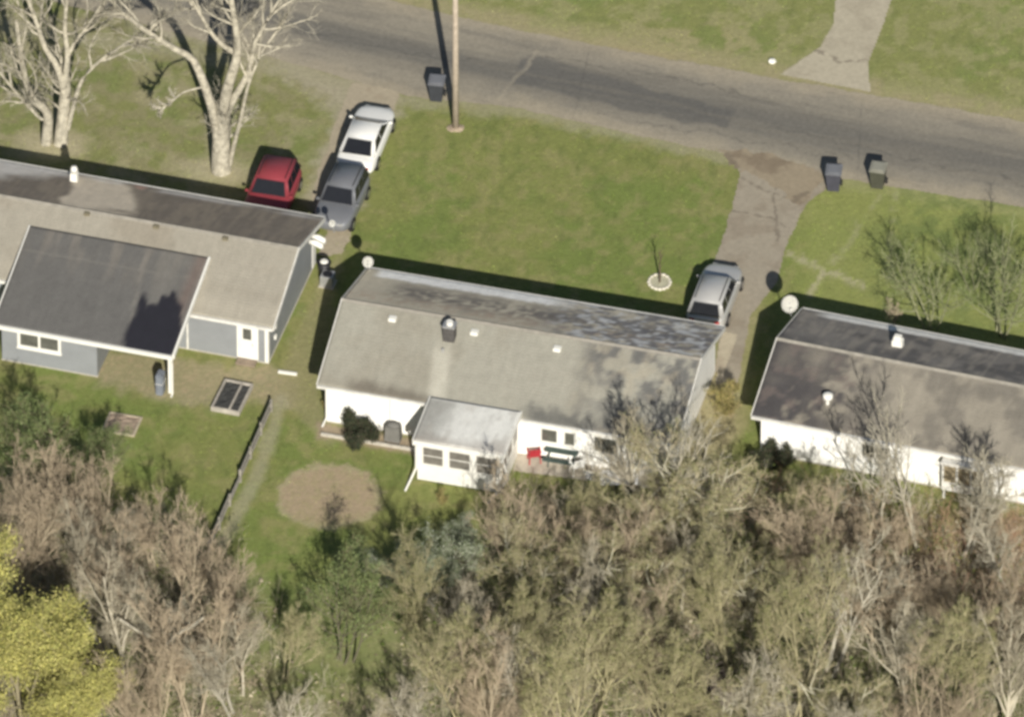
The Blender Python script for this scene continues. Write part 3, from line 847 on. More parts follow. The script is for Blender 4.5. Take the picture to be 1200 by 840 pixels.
# ================= right house
H3 = House('brown_roof_house', 'white rambler with dark mottled brown roof at the right side of the view', 17.2, (881, 486), 2.45)
nw = H3.loc(943, 362, 2.45); D3 = nw.y
print('H3', D3, nw.x)
L3 = 15.5
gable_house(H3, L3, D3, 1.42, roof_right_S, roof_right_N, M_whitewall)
r = H3.root; ov = H3.ov
o, p = roof_box(H3, r, 1052, 405, 'N', .5, .42, .38, M_white, 'roof_vent')
MB().box(p.x - .18, p.x + .18, p.y - .15, p.y + .15, p.z + .382, p.z + .6, .03).build('vent_cap', M_white, o)
o, p = roof_box(H3, r, 970, 473, 'S', .14, .14, .3, M_white, 'vent_pipe')
MB().tube([(p.x, p.y, p.z + .3), (p.x, p.y, p.z + .34), (p.x, p.y, p.z + .56), (p.x, p.y, p.z + .6)], [.14, .24, .24, .12], 12).build('vent_cap', M_white, o, True)
a_ = H3.loc(1102, 560, 1.4).x; b_ = H3.loc(1158, 560, 1.4).x
# shallow white bay with a wide window at the right end
bw = MB().box(a_, b_, ov - .75, ov - .003, .55, 1.05).build('bay', M_white, r)
MB().box(a_ - .05, b_ + .05, ov - .8, ov - .003, 2.05, 2.2, .01).build('bay_top', M_trim, r)
for k, u in enumerate(np.linspace(a_, b_ - .09, 4)):
    MB().box(u, u + .09, ov - .748, ov - .66, 1.052, 2.048).build('window_post', M_white, bw)
for u0, u1 in zip(np.linspace(a_, b_ - .09, 4)[:-1], np.linspace(a_, b_ - .09, 4)[1:]):
    MB().box(u0 + .092, u1 - .002, ov - .72, ov - .70, 1.054, 2.046).build('pane', mat('amber_glass', (.30, .25, .16), .2, var=.4, scale=4), bw)
MB().box(a_ + .05, a_ + .15, ov - .7, ov - .6, 0, .548).build('bay_leg', M_white, r)
MB().box(b_ - .15, b_ - .05, ov - .7, ov - .6, 0, .548).build('bay_leg', M_white, r)
window_on(r, 5.2, 6.6, .95, 1.85, ov, panes=2)

# ================= sunlit dishes on the roof corners
def dish(px, py, z, rad, label, H):
    p = at(px, py, z)
    t = thing('satellite_dish', label, 'satellite dish', (p.x, p.y, z), R(0))
    dirv = Vector((.15, -1, .55)).normalized()
    q = dirv.to_track_quat('Z', 'Y').to_matrix()
    m = MB(); rings = []
    for rr in (0.02, .35, .7, 1.0):
        rings.append([m.bm.verts.new(q @ Vector((rad * rr * math.cos(a), rad * 1.05 * rr * math.sin(a), .18 * rad * rr * rr * 1.8))) for a in np.linspace(0, 2 * math.pi, 21)[:-1]])
    for i_ in range(3):
        for j in range(20):
            m.bm.faces.new((rings[i_][j], rings[i_][(j + 1) % 20], rings[i_ + 1][(j + 1) % 20], rings[i_ + 1][j]))
    m.bm.faces.new(rings[0])
    bmesh.ops.solidify(m.bm, geom=m.bm.faces[:], thickness=.015)
    m.build('reflector', M_white, t, True)
    m = MB(); m.tube([q @ Vector((0, -rad * .9, .25 * rad)), q @ Vector((0, -rad * .5, rad * 1.0))], .018, 6)
    m.box(-.04, .04, 0, .08, 0, .06)
    m.bm.verts.ensure_lookup_table()
    m.build('feed_arm', M_galv, t)
    c = q @ Vector((0, -rad * .5, rad * 1.0))
    MB().ellipsoid(c, (.06, .06, .06), 8, 6).build('feed_horn', M_white, t, True)
    MB().tube([(0, 0.02, 0), (0.02, .12, -.1), (.1, .22, -.55 - rad)], .03, 8).build('mast', M_galv, t)
    return t
dish(925, 356, 3.45, .40, 'big round white satellite dish at the corner of the dark mottled roof', H3)
dish(431, 307, 3.25, .26, 'small pale satellite dish at the front corner of the middle white house', H2)
dish(389, 262, 3.1, .16, 'tiny white satellite dish at the corner of the grey-blue house', H1)
# ---------------------------------------------------------------- vehicles
def car_mesh(sections, m, name, parent, sub=2):
    """loft closed cross sections [(y, [(x,z) half profile bottom->top])], mirrored"""
    bm = bmesh.new(); rings = []
    for y, prof in sections:
        full = [(x, z) for x, z in prof] + [(-x, z) for x, z in prof[::-1] if abs(x) > 1e-6]
        rings.append([bm.verts.new((x, y, z)) for x, z in full])
    n = len(rings[0])
    for i in range(len(rings) - 1):
        for j in range(n):
            bm.faces.new((rings[i][j], rings[i][(j + 1) % n], rings[i + 1][(j + 1) % n], rings[i + 1][j]))
    bm.faces.new(rings[0][::-1]); bm.faces.new(rings[-1])
    bmesh.ops.recalc_face_normals(bm, faces=bm.faces)
    me = bpy.data.meshes.new(name); bm.to_mesh(me); bm.free(); me.shade_smooth(); me.materials.append(m)
    o = link(bpy.data.objects.new(name, me), parent)
    if sub:
        s = o.modifiers.new('subdivision', 'SUBSURF'); s.levels = sub; s.render_levels = sub
    return o
def paint(name, col, metal=.3, rough=.32):
    return mat(name, col, rough, metal, var=.05, scale=1.5, spec=.5)
M_lamp = mat('lamp_lens', (.35, .35, .33), .15, var=.1)
M_tail = mat('tail_lens', (.35, .02, .02), .2, var=.1)
M_auto = mat('car_glass', (.016, .017, .02), .12, var=.1, spec=.35)
def lerp3(a, b, t): return a + (b - a) * t
def vehicle(name, label, cat, px, py, head, Lg, Wd, Ht, pm, kind='sedan', belt=.92, hood=.84):
    """head: degrees clockwise from north that the nose points to"""
    p = at(px, py, 0); Wd *= 1.07
    t = thing(name, label, cat, (p.x, p.y, 0.012), R(-head))
    w = Wd / 2; h = Lg / 2
    def prof(k, zb, zt, crown=.03):
        return [(0, zb), (.72 * w * k, zb), (.97 * w * k, zb + .10), (w * k, zb + (zt - zb) * .5), (.96 * w * k, zt - .10), (.84 * w * k, zt - .01), (.4 * w * k, zt + crown), (0, zt + crown * 1.2)]
    dk = belt - .02 if kind == 'sedan' else belt
    st = [(-h, .66, .38, dk - .18), (-h + .08, .86, .26, dk - .06), (-h + .35, .98, .20, dk), (-h * .45, 1, .18, belt + .02), (0, 1, .17, belt), (h * .38, 1, .18, belt - .01), (h * .62, .99, .19, hood), (h - .42, .93, .20, hood - .07), (h - .12, .78, .26, hood - .18), (h, .52, .36, hood - .30)]
    body = car_mesh([(y, prof(k, zb, zt)) for y, k, zb, zt in st], pm, 'body', t)
    # cabin
    if kind == 'sedan': yb0, yb1, yr0, yr1 = -h * .78, h * .46, -h * .44, h * .06
    elif kind == 'wagon': yb0, yb1, yr0, yr1 = -h * .96, h * .38, -h * .80, h * .10
    else: yb0, yb1, yr0, yr1 = -h * .60, h * .36, -h * .42, h * .08
    zb = belt - .03; wb = w * .90; wr = w * .70
    def cab(ins, name, m, z1=Ht, z0=zb):
        mm = MB()
        f0 = (z0 - zb) / (Ht - zb); f1 = (z1 - zb) / (Ht - zb)
        def ring(f, z):
            x = lerp3(wb, wr, f) - ins; a = lerp3(yb0, yr0, f) + ins; b = lerp3(yb1, yr1, f) - ins
            return [(-x, a, z), (x, a, z), (x, b, z), (-x, b, z)]
        mm.hexa(ring(f0, z0) + ring(f1, z1))
        return mm, ring
    mm, ring = cab(0, 'cabin', pm)
    bmesh.ops.bevel(mm.bm, geom=list(mm.bm.edges), offset=.07, segments=3, affect='EDGES')
    mm.build('cabin', pm, t, smooth=True)
    # glass panels lie just proud of the cabin faces
    def panel(nm, f0, f1, side, a=.08, b=.92):
        def P(f, s, side):
            x = lerp3(wb, wr, f); y0 = lerp3(yb0, yr0, f); y1 = lerp3(yb1, yr1, f); z = lerp3(zb, Ht, f)
            if side == 'front': return Vector((lerp3(-x, x, s), y1, z))
            if side == 'rear': return Vector((lerp3(-x, x, s), y0, z))
            if side == 'right': return Vector((x, lerp3(y0, y1, s), z))
            return Vector((-x, lerp3(y0, y1, s), z))
        q = [P(f0, a, side), P(f0, b, side), P(f1, b, side), P(f1, a, side)]
        n = (q[1] - q[0]).cross(q[3] - q[0]).normalized()
        c = sum(q, Vector()) / 4 - Vector((0, (yb0 + yb1) / 2, 1.0))
        if n.dot(c) < 0: n = -n
        q = [p_ + n * .004 for p_ in q]
        return MB().slab(q, n, .008).build(nm, M_auto, t)
    panel('windshield', .10, .92, 'front', .07, .93)
    panel('rear_window', .12, .90, 'rear', .09, .91)
    nwin = 3 if kind == 'wagon' else 2
    for side in ('left', 'right'):
        e = np.linspace(.07, .93, nwin + 1)
        for a, b in zip(e[:-1], e[1:]): panel('side_window', .16, .86, side, a + .012, b - .012)
    # wheels, lamps, mirrors
    for sx in (-1, 1):
        for y in (-h * .60, h * .62):
            arch = MB().tube([(sx * (w - .16), y, .33), (sx * (w + .004), y, .33)], .36, 18).build('wheel_arch', M_dark, t)
            wh = MB().tube([(sx * (w - .2), y, .31), (sx * (w + .012), y, .31)], .305, 18).build('wheel', M_rubber, t)
            MB().tube([(sx * (w + .0), y, .31), (sx * (w + .018), y, .31)], .19, 12).build('rim', M_chrome, wh)
        MB().box(sx * w * .50 - .15, sx * w * .50 + .15, h - .16, h - .035, hood - .30, hood - .20, .03).build('headlight', M_lamp, t)
        MB().box(sx * w * .60 - .14, sx * w * .60 + .14, -h - .01, -h + .12, dk - .30, dk - .17, .03).build('tail_light', M_tail, t)
        MB().box(sx * (w - .02) - .09, sx * (w - .02) + .09, yb1 - .22, yb1 - .12, belt - .06, belt + .08, .03).build('wing_mirror', pm, t)
    MB().box(-w * .55, w * .55, -h - .012, -h + .1, .36, .52, .02).build('rear_bumper', M_dark if kind != 'sedan' else pm, t)
    MB().box(-.25, .25, -h - .02, -h - .004, .56, .68).build('number_plate', M_white, t)
    if kind == 'wagon':
        for sx in (-1, 1):
            MB().tube([(sx * wr * .85, yr0 + .15, Ht + .04), (sx * wr * .85, yr1 - .15, Ht + .04)], .02, 6).build('roof_rail', M_dark, t)
    return t, dict(w=w, h=h, wr=wr, yr0=yr0, yr1=yr1, Ht=Ht)
vehicle('parked_car', 'white sedan parked at the street end of the left driveway', 'car', 429, 173, 14, 4.9, 1.85, 1.42, paint('white_car_paint', (.74, .73, .68), .0, .35), 'sedan')
vehicle('parked_car', 'dark grey wagon parked nose to the house below the white sedan', 'car', 400, 247, 196, 4.05, 1.85, 1.62, paint('grey_car_paint', (.20, .205, .215), .3, .35), 'wagon', belt=.98, hood=.95)
t, g = vehicle('parked_car', 'red hatchback parked on the grass beside the left driveway', 'car', 319, 237, 194, 4.0, 2.05, 1.55, paint('red_car_paint', (.27, .045, .055), .1, .45), 'wagon', belt=.95, hood=.92)
vehicle('parked_car', 'silver wagon parked in the driveway right of the middle lawn', 'car', 838, 357, 14, 4.5, 1.85, 1.58, paint('silver_car_paint', (.50, .49, .46), .3, .33), 'wagon', belt=.97, hood=.90)

# ---------------------------------------------------------------- wheeled bins
M_bin = mat('grey_blue_bin', (.04, .043, .05), .5, var=.15)
M_binlid = mat('sunlit_bin_lid', (.16, .165, .175), .35, var=.15)  # body grey lightened to paint in the sun falling on the lid
def bin_(px, py, label, lidm, bodym, rz=0, s=1., group=None):
    p = at(px, py, 0)
    s = 1.15
    t = thing('wheeled_bin', label, 'trash bin', (p.x, p.y, .012), R(rz), group)
    MB().hexa([(-.24, -.28, .1), (.24, -.28, .1), (.24, .28, .1), (-.24, .28, .1), (-.31, -.36, 1.0), (.31, -.36, 1.0), (.31, .36, 1.0), (-.31, .36, 1.0)]).build('bin_body', bodym, t)
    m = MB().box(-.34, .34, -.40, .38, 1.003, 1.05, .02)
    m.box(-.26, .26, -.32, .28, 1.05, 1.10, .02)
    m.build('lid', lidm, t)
    MB().tube([(-.26, .45, .98), (.26, .45, .98)], .025, 8).box(-.28, -.24, .36, .46, .93, .99).box(.24, .28, .36, .46, .93, .99).build('handle', M_dark, t)
    for sx in (-1, 1):
        w = MB().tube([(sx * .27, .30, .13), (sx * .33, .30, .13)], .13, 12).build('wheel', M_rubber, t)
    t.scale = (s, s, s)
    return t
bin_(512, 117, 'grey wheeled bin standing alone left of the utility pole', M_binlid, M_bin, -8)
bin_(977, 222, 'blue-grey wheeled bin by the road edge, left one of the pair', M_binlid, mat('slate_bin', (.055, .055, .07), .5), -6)
bin_(1029, 219, 'olive wheeled bin by the road edge, right one of the pair', mat('sunlit_lid', (.24, .235, .19), .4), mat('olive_bin', (.06, .06, .045), .5), -12)  # olive lid also has sunlight put into its colour

# ---------------------------------------------------------------- utility pole
p = at(534, 150, 0)
t = thing('utility_pole', 'tall bare wooden utility pole at the top of the middle lawn', 'utility pole', (p.x, p.y, -.02))
MB().tube([(0, 0, 0), (0, 0, 5), (0, 0, 10.8)], [.165, .145, .11], 14).build('pole', M_pole, t, True)
MB().box(-1.1, 1.1, .12, .22, 9.8, 9.92).build('crossarm', M_pole, t)
for x in (-1, -.5, .5, 1): MB().tube([(x, .17, 9.92), (x, .17, 10.0), (x, .17, 10.1)], [.03, .06, .03], 8).build('insulator', M_dark, t)
MB().ellipsoid((0, 0, .02), (.42, .36, .08), 12, 6, 0, .3).build('soil_collar', mat('tan_soil', (.34, .27, .19), .95, var=.3), t)

# ---------------------------------------------------------------- sapling in a stone ring
p = at(773, 331, 0)
sp = thing('young_tree', 'thin young tree staked in a white stone ring on the middle lawn', 'tree', (p.x, p.y, 0))
MB().tube([(0, 0, 0), (.02, 0, .5), (-.01, .02, 1.0), (.05, 0, 1.6), (0.03, 0, 2.0)], [.05, .045, .035, .02, .008], 7).build('trunk', mat('dark_stem', (.10, .075, .05), .9), sp)
m = MB()
for k in range(9):
    a = k * 2.4; z = .9 + k * .11
    m.tube([(0, 0, z), (.14 * math.cos(a), .14 * math.sin(a), z + .16), (.26 * math.cos(a), .26 * math.sin(a), z + .40)], [.014, .01, .004], 4)
m.build('branches', mat('dark_stem', (.10, .075, .05), .9), sp)
ringt = thing('stone_ring', 'low ring of pale stones around the thin young tree', 'garden edging', (p.x, p.y, .0))
st0 = MB().ellipsoid((0, 0, 0), (.12, .08, .07), 8, 5, -.4, .2).build('stone', mat('white_stone', (.60, .56, .46), .9, var=.2), ringt)
for k in range(16):
    a = 2 * math.pi * k / 16
    o = st0 if k == 0 else link(bpy.data.objects.new('stone', st0.data), ringt)
    o.location = (.50 * math.cos(a), .56 * math.sin(a), .03); o.rotation_euler = (0, 0, a + 1.57 + rnd.uniform(-.2, .2)); o.scale = (1, rnd.uniform(.8, 1.2), rnd.uniform(.8, 1.3))
MB().tube([(0, 0, -.01), (0, 0, .02)], .46, 20).build('gravel_fill', mat('pale_gravel', (.42, .40, .28), .95, var=.3, scale=14, bump=.02), ringt)

# ---------------------------------------------------------------- board fence
pa = at(*FENCE[0], 0); pb = at(*FENCE[1], 0)
v = pb - pa; Lf = v.length; fa = math.atan2(v.y, v.x)
t = thing('board_fence', 'low weathered board fence running between the two back yards', 'fence', (pa.x, pa.y, 0), fa)
nP = 6; seg = Lf / nP
for k in range(nP + 1):
    MB().box(k * seg - .06, k * seg + .06, -.06, .06, -.1, .70 + .05 * (k % 2), .01).build('fence_post', M_wood, t)
brd = None
for k in range(nP):
    x = k * seg + .09
    lean = rnd.uniform(-.02, .02)
    if k in (3,): hh = .45
    else: hh = .62
    for z in (.2, .6 if hh > .5 else .36):
        MB().box(k * seg + .065, (k + 1) * seg - .065, -.03 + lean, .03 + lean, z, z + .07).build('fence_rail', M_wood, t)
    while x < (k + 1) * seg - .18:
        if rnd.random() > .06:
            if brd is None:
                brd = MB().box(0, .125, -.052, -.032, .03, 1.0).build('fence_board', mat('grey_boards', (.17, .16, .135), .85, var=.25, rand=.3), t); o = brd
            else:
                o = link(bpy.data.objects.new('fence_board', brd.data), t)
            o.location = (x, lean, 0); o.scale = (1, 1, hh * rnd.uniform(.94, 1.04)); o.rotation_euler = (0, rnd.uniform(-.02, .02), 0)
        x += .14

# ---------------------------------------------------------------- raised bed, sandbox, small yard things
def framed_bed(name, label, cat, px, py, rz, lx, ly, h, m_in, m_fr, parts=True, bar=False):
    p = at(px, py, 0); t = thing(name, label, cat, (p.x, p.y, 0), R(rz))
    for s in (-1, 1):
        MB().box(s * lx / 2 - .05, s * lx / 2 + .05, -ly / 2, ly / 2, 0, h, .01).build('side_board', m_fr, t)
        MB().box(-lx / 2 + .052, lx / 2 - .052, s * (ly / 2 - .05) - .05, s * (ly / 2 - .05) + .05, 0, h, .01).build('end_board', m_fr, t)
    if bar: MB().box(.14, .22, -ly / 2 + .11, ly / 2 - .11, 0, h + .03, .01).build('divider_board', m_fr, t)
    m = MB(); n = 9
    vs = [[m.bm.verts.new((lx * (i / n - .5) * .94, ly * (j / n - .5) * .94, h * .62 + rnd.uniform(-.03, .04))) for i in range(n + 1)] for j in range(n + 1)]
    for j in range(n):
        for i in range(n): m.bm.faces.new((vs[j][i], vs[j][i + 1], vs[j + 1][i + 1], vs[j + 1][i]))
    m.build('fill', m_in, t)
    return t
framed_bed('raised_bed', 'raised garden bed with pale board frame and black soil behind the grey-blue house', 'garden bed', 272, 468, -17, 1.3, 2.2, .26, mat('bed_soil', (.05, .05, .047), .95, var=.4, scale=6, bump=.04), mat('bed_board', (.36, .33, .28), .85, var=.25), bar=True)
framed_bed('sandbox', 'small square wooden frame of brown dirt lying in the left back lawn', 'sandbox', 143, 498, -15, 1.5, 1.45, .10, mat('pinkish_dirt', (.27, .21, .155), .95, var=.3, bump=.03), mat('tan_board', (.42, .36, .26), .85, var=.2))
# round bin with white lid
p = at(380, 322, 0); t = thing('garbage_can', 'dark round garbage can with white lid beside the grey-blue gable wall', 'trash can', (p.x, p.y, 0))
MB().tube([(0, 0, 0), (0, 0, .75)], [.24, .31], 18).build('can_body', M_dark, t, True)
MB().tube([(0, 0, .752), (0, 0, .80)], [.34, .32], 18).build('rim', M_dark, t)
MB().tube([(0, 0, .802), (0, 0, .86)], [.2, .13], 14).build('lid', M_white, t)
p = at(384, 333, 0); t = thing('cooling_unit', 'pale grey outdoor cooling unit below the dark garbage can', 'air conditioner', (p.x, p.y, 0), R(-16))
MB().box(-.3, .3, -.3, .3, .06, .62, .02).build('case', M_galv, t); MB().box(-.36, .36, -.36, .36, 0, .055).build('pad', M_stone, t)
MB().tube([(0, 0, .622), (0, 0, .64)], .24, 16).build('fan_grille', M_dark, t)
# loose white board
p = at(337, 438, 0); t = MB().box(-.45, .45, -.07, .07, .0, .12, .01).build('loose_board', M_white, None, loc=(p.x, p.y, .005)); t.rotation_euler = (0, 0, R(-12))
tag(t, 'white board lying on the ground between the left and middle houses', 'board')
# pale rock across the road
p = at(905, 73, 0); t = MB().ellipsoid((0, 0, 0), (.22, .16, .12), 9, 6, -.5, .35).build('rock', M_white, None, loc=(p.x, p.y, .05)); tag(t, 'small white rock on the lawn across the road', 'rock')
# things against the back wall of the middle house
p = at(461, 517, 0); t = thing('barbecue_grill', 'covered dark grey grill against the white back wall', 'grill', (p.x, p.y, 0), R(-15))
MB().hexa([(-.38, -.26, .15), (.38, -.26, .15), (.38, .26, .15), (-.38, .26, .15), (-.33, -.22, .95), (.33, -.22, .95), (.33, .22, .95), (-.33, .22, .95)]).build('cover', mat('grill_cover', (.15, .145, .13), .8, var=.2), t)
MB().ellipsoid((0, 0, .95), (.33, .22, .14), 12, 6, 0).build('hood', mat('grill_cover', (.1, .1, .1)), t, True)
for sx in (-1, 1):
    for sy in (-1, 1): MB().box(sx * .3 - .02, sx * .3 + .02, sy * .2 - .02, sy * .2 + .02, 0, .15).build('leg', M_dark, t)
p = at(489, 508, 0); t = thing('leaning_panel', 'dark panel leaning beside the sunroom wall', 'panel', (p.x, p.y, 0), R(-15))
MB().slab([(-.35, -.1, .02), (.35, -.1, .02), (.42, .3, 1.3), (-.1, .3, 1.3)], (0, -1, .3), .04).build('board', mat('dark_panel', (.05, .05, .05), .7), t)
MB().slab([(-.38, -.12, 0), (.38, -.12, 0), (.38, -.09, .07), (-.38, -.09, .07)], (0, -1, .3), .06).build('edge_trim', M_trim, t)

def patio_chair(px, py, rz, m, label, group=None):
    p = at(px, py, 0); t = thing('patio_chair', label, 'chair', (p.x, p.y, .012), R(rz), group)
    MB().box(-.27, .27, -.25, .25, .40, .44, .015).build('seat', m, t)
    MB().slab([(-.27, .22, .44), (.27, .22, .44), (.25, .36, .95), (-.25, .36, .95)], (0, 1, -.25), .035).build('backrest', m, t)
    for sx in (-1, 1):
        for sy in (-1, 1): MB().hexa([(sx * .27 - .025, sy * .25 - .025, 0), (sx * .27 + .025, sy * .25 - .025, 0), (sx * .27 + .025, sy * .25 + .025, 0), (sx * .27 - .025, sy * .25 + .025, 0), (sx * .24 - .02, sy * .22 - .02, .398), (sx * .24 + .02, sy * .22 - .02, .398), (sx * .24 + .02, sy * .22 + .02, .398), (sx * .24 - .02, sy * .22 + .02, .398)]).build('leg', m, t)
        MB().box(sx * .28 - .03, sx * .28 + .03, -.24, .26, .62, .655, .01).box(sx * .28 - .02, sx * .28 + .02, -.23, -.18, .442, .618).build('armrest', m, t)
    return t
M_wp = mat('white_plastic', (.78, .77, .72), .4, var=.06)
M_redp = mat('red_plastic', (.38, .03, .04), .45, var=.12)
patio_chair(692, 543, 150, M_wp, 'white plastic patio chair left of the round white table')
patio_chair(716, 528, 20, M_wp, 'white plastic patio chair pushed against the white wall behind the table')
patio_chair(735, 552, -120, M_wp, 'white plastic patio chair right of the round white table')
patio_chair(765, 556, 60, M_wp, 'white plastic patio chair beyond the right end of the storage box')
patio_chair(676, 553, -160, M_wp, 'white plastic patio chair in front of the dark green table')
patio_chair(626, 540, 190, M_redp, 'red patio chair standing beside the sunroom')
p = at(712, 546, 0); t = thing('patio_table', 'round white plastic table on the patio behind the middle house', 'table', (p.x, p.y, .012))
MB().tube([(0, 0, .70), (0, 0, .735)], .48, 24).build('tabletop', M_wp, t)
for k in range(4):
    a = k * math.pi / 2 + .5
    MB().tube([(.34 * math.cos(a), .34 * math.sin(a), .698), (.42 * math.cos(a), .42 * math.sin(a), 0)], .025, 8).build('leg', M_wp, t)
p = at(748, 545, 0); t = thing('deck_box', 'long white storage box at the right end of the patio', 'storage box', (p.x, p.y, .012), R(-5))
MB().box(-.62, .62, -.3, .3, 0, .52, .02).build('box_body', M_wp, t); MB().box(-.65, .65, -.33, .33, .523, .6, .03).build('lid', M_wp, t)
p = at(637, 534, 0); t = thing('folded_umbrella', 'cream folded parasol standing right of the red chair', 'parasol', (p.x, p.y, .012))
MB().tube([(0, 0, 0), (0, 0, 1.7)], .02, 8).build('pole', M_galv, t); MB().tube([(0, 0, .6), (0, 0, 1.0), (0, 0, 1.68)], [.15, .12, .02], 10).build('canopy', mat('cream_cloth', (.66, .60, .42), .8), t)
MB().tube([(0, 0, 0), (0, 0, .07)], .2, 12).build('base', M_dark, t)
p = at(659, 540, 0); t = thing('picnic_table', 'dark green table with benches on the patio below two dark windows', 'table', (p.x, p.y, .012), R(-14))
MG = mat('dark_green_paint', (.06, .085, .075), .6, var=.2)
for k in range(5): MB().box(-.8, .8, -.36 + k * .146, -.36 + k * .146 + .135, .70, .74).build('plank', MG, t)
for s in (-1, 1):
    MB().box(-.8, .8, s * .62 - .12, s * .62 + .12, .42, .46).build('bench', MG, t)
    MB().box(s * .6 - .03, s * .6 + .03, -.66, .66, .36, .415).build('crossbar', MG, t)
    for q in (-1, 1): MB().hexa([(s * .6 + .035, q * .6 - .04, 0), (s * .6 + .08, q * .6 - .04, 0), (s * .6 + .08, q * .6 + .04, 0), (s * .6 + .035, q * .6 + .04, 0), (s * .6 + .035, q * .25 - .04, .698), (s * .6 + .08, q * .25 - .04, .698), (s * .6 + .08, q * .25 + .04, .698), (s * .6 + .035, q * .25 + .04, .698)]).build('leg', MG, t)
p = at(728, 562, 0)
m = MB(); nx_, ny_ = 16, 12
vs = [[m.bm.verts.new(((i / nx_ - .5) * 1.9 + rnd.uniform(-.06, .06), (j / ny_ - .5) * 1.1 + rnd.uniform(-.06, .06), .10 + .16 * math.exp(-((i / nx_ - .5) ** 2 + (j / ny_ - .5) ** 2) * 6) + rnd.uniform(-.07, .09))) for i in range(nx_ + 1)] for j in range(ny_ + 1)]
for j in range(ny_):
    for i in range(nx_): m.bm.faces.new((vs[j][i], vs[j][i + 1], vs[j + 1][i + 1], vs[j + 1][i]))
o = m.build('crumpled_tarp', M_wp, None, loc=(p.x, p.y, .01)); o.modifiers.new('thickness', 'SOLIDIFY').thickness = .01
tag(o, 'crumpled white tarp lying at the edge of the patio behind the round table', 'tarp')
for (qx, qy, lab) in ((690, 562, 'white bucket standing left of the crumpled white tarp'), (782, 562, 'white bucket at the far right end of the patio')):
    p = at(qx, qy, 0); t = thing('bucket', lab, 'bucket', (p.x, p.y, .01))
    MB().tube([(0, 0, 0), (0, 0, .38)], [.15, .18], 14).build('bucket_body', M_wp, t, True); MB().tube([(0, 0, .382), (0, 0, .40)], .19, 14).build('lid', M_wp, t)
# blue tarp-covered stack at the open patio corner of the left house
p = at(184, 462, 0); t = thing('covered_stack', 'blue-grey tarp over a stack under the addition roof corner', 'tarp', (p.x, p.y, 0), R(-16))
MB().box(-.05, .30, -.1, .45, 0, 1.2, .05).build('tarp', mat('blue_tarp', (.17, .185, .21), .5, var=.2, bump=.03, bscale=5), t)
MB().tube([(-.06, -.115, .7), (.31, -.115, .7), (.31, .46, .7)], .012, 6).build('rope', M_trim, t)
# ---------------------------------------------------------------- trees
def nrm(v): return v / (np.linalg.norm(v, axis=-1, keepdims=True) + 1e-9)
def grow(st, d, ln, S, wob, up, rs, droop=0.):
    P = [st]; D = [d]
    for i in range(S):
        d = nrm(d + rs.normal(0, wob, d.shape) + np.array([0, 0, up]) - np.array([0, 0, droop * i / S]))
        P.append(P[-1] + d * (ln / S)[:, None]); D.append(d)
    return np.stack(P, 1), np.stack(D, 1)
def tubes(P, r0, r1, k):
    """P (B,S+1,3) polylines -> verts, quads"""
    B, S1, _ = P.shape
    T = np.empty_like(P); T[:, 1:-1] = P[:, 2:] - P[:, :-2]; T[:, 0] = P[:, 1] - P[:, 0]; T[:, -1] = P[:, -1] - P[:, -2]
    T = nrm(T)
    ref = np.where(np.abs(T[..., 2:3]) < .9, np.array([0, 0, 1.]), np.array([1., 0, 0]))
    a = nrm(np.cross(T, ref)); b = np.cross(T, a)
    t = np.linspace(0, 1, S1)
    r = r0[:, None] * (1 - t) + r1[:, None] * t if r0.ndim == 1 else r0
    w = 2 * np.pi * np.arange(k) / k
    V = P[:, :, None] + (a[:, :, None] * np.cos(w)[None, None, :, None] + b[:, :, None] * np.sin(w)[None, None, :, None]) * r[:, :, None, None]
    i = np.arange(B * S1 * k).reshape(B, S1, k)
    j = np.roll(i, -1, 2)
    F = np.stack([i[:, :-1], j[:, :-1], j[:, 1:], i[:, 1:]], -1).reshape(-1, 4)
    return V.reshape(-1, 3), F
def spawn(P, D, ln, n, t0, t1, ang, ratio, rs, taper=.55, angv=.25):
    """n children on each parent polyline"""
    B, S1, _ = P.shape
    t = rs.uniform(t0, t1, (B, n)) if n > 1 else np.full((B, 1), t1)
    f = t * (S1 - 1); i = np.minimum(f.astype(int), S1 - 2); g = (f - i)[..., None]
    bi = np.arange(B)[:, None]
    p = P[bi, i] * (1 - g) + P[bi, i + 1] * g
    d = D[bi, i + 1]
    q = nrm(np.cross(d, rs.normal(0, 1, d.shape)))
    a = ang + rs.normal(0, angv, t.shape)
    nd = nrm(d * np.cos(a)[..., None] + q * np.sin(a)[..., None])
    L_ = ln[:, None] * ratio * (1 - taper * t) * rs.uniform(.6, 1.25, t.shape)
    return p.reshape(-1, 3), nd.reshape(-1, 3), L_.ravel(), t.ravel()
class Geo:
    def __init__(s): s.V = []; s.F = []; s.C = []; s.n = 0
    def add(s, V, F, C=None):
        s.V.append(V); s.F.append(F + s.n); s.n += len(V)
        if C is not None: s.C.append(np.broadcast_to(C, V.shape) if np.ndim(C) < 2 else C)
    def build(s, name, m, parent=None):
        return np_mesh(name, np.concatenate(s.V), np.concatenate(s.F), m, parent, tint=np.concatenate(s.C) if s.C else None)
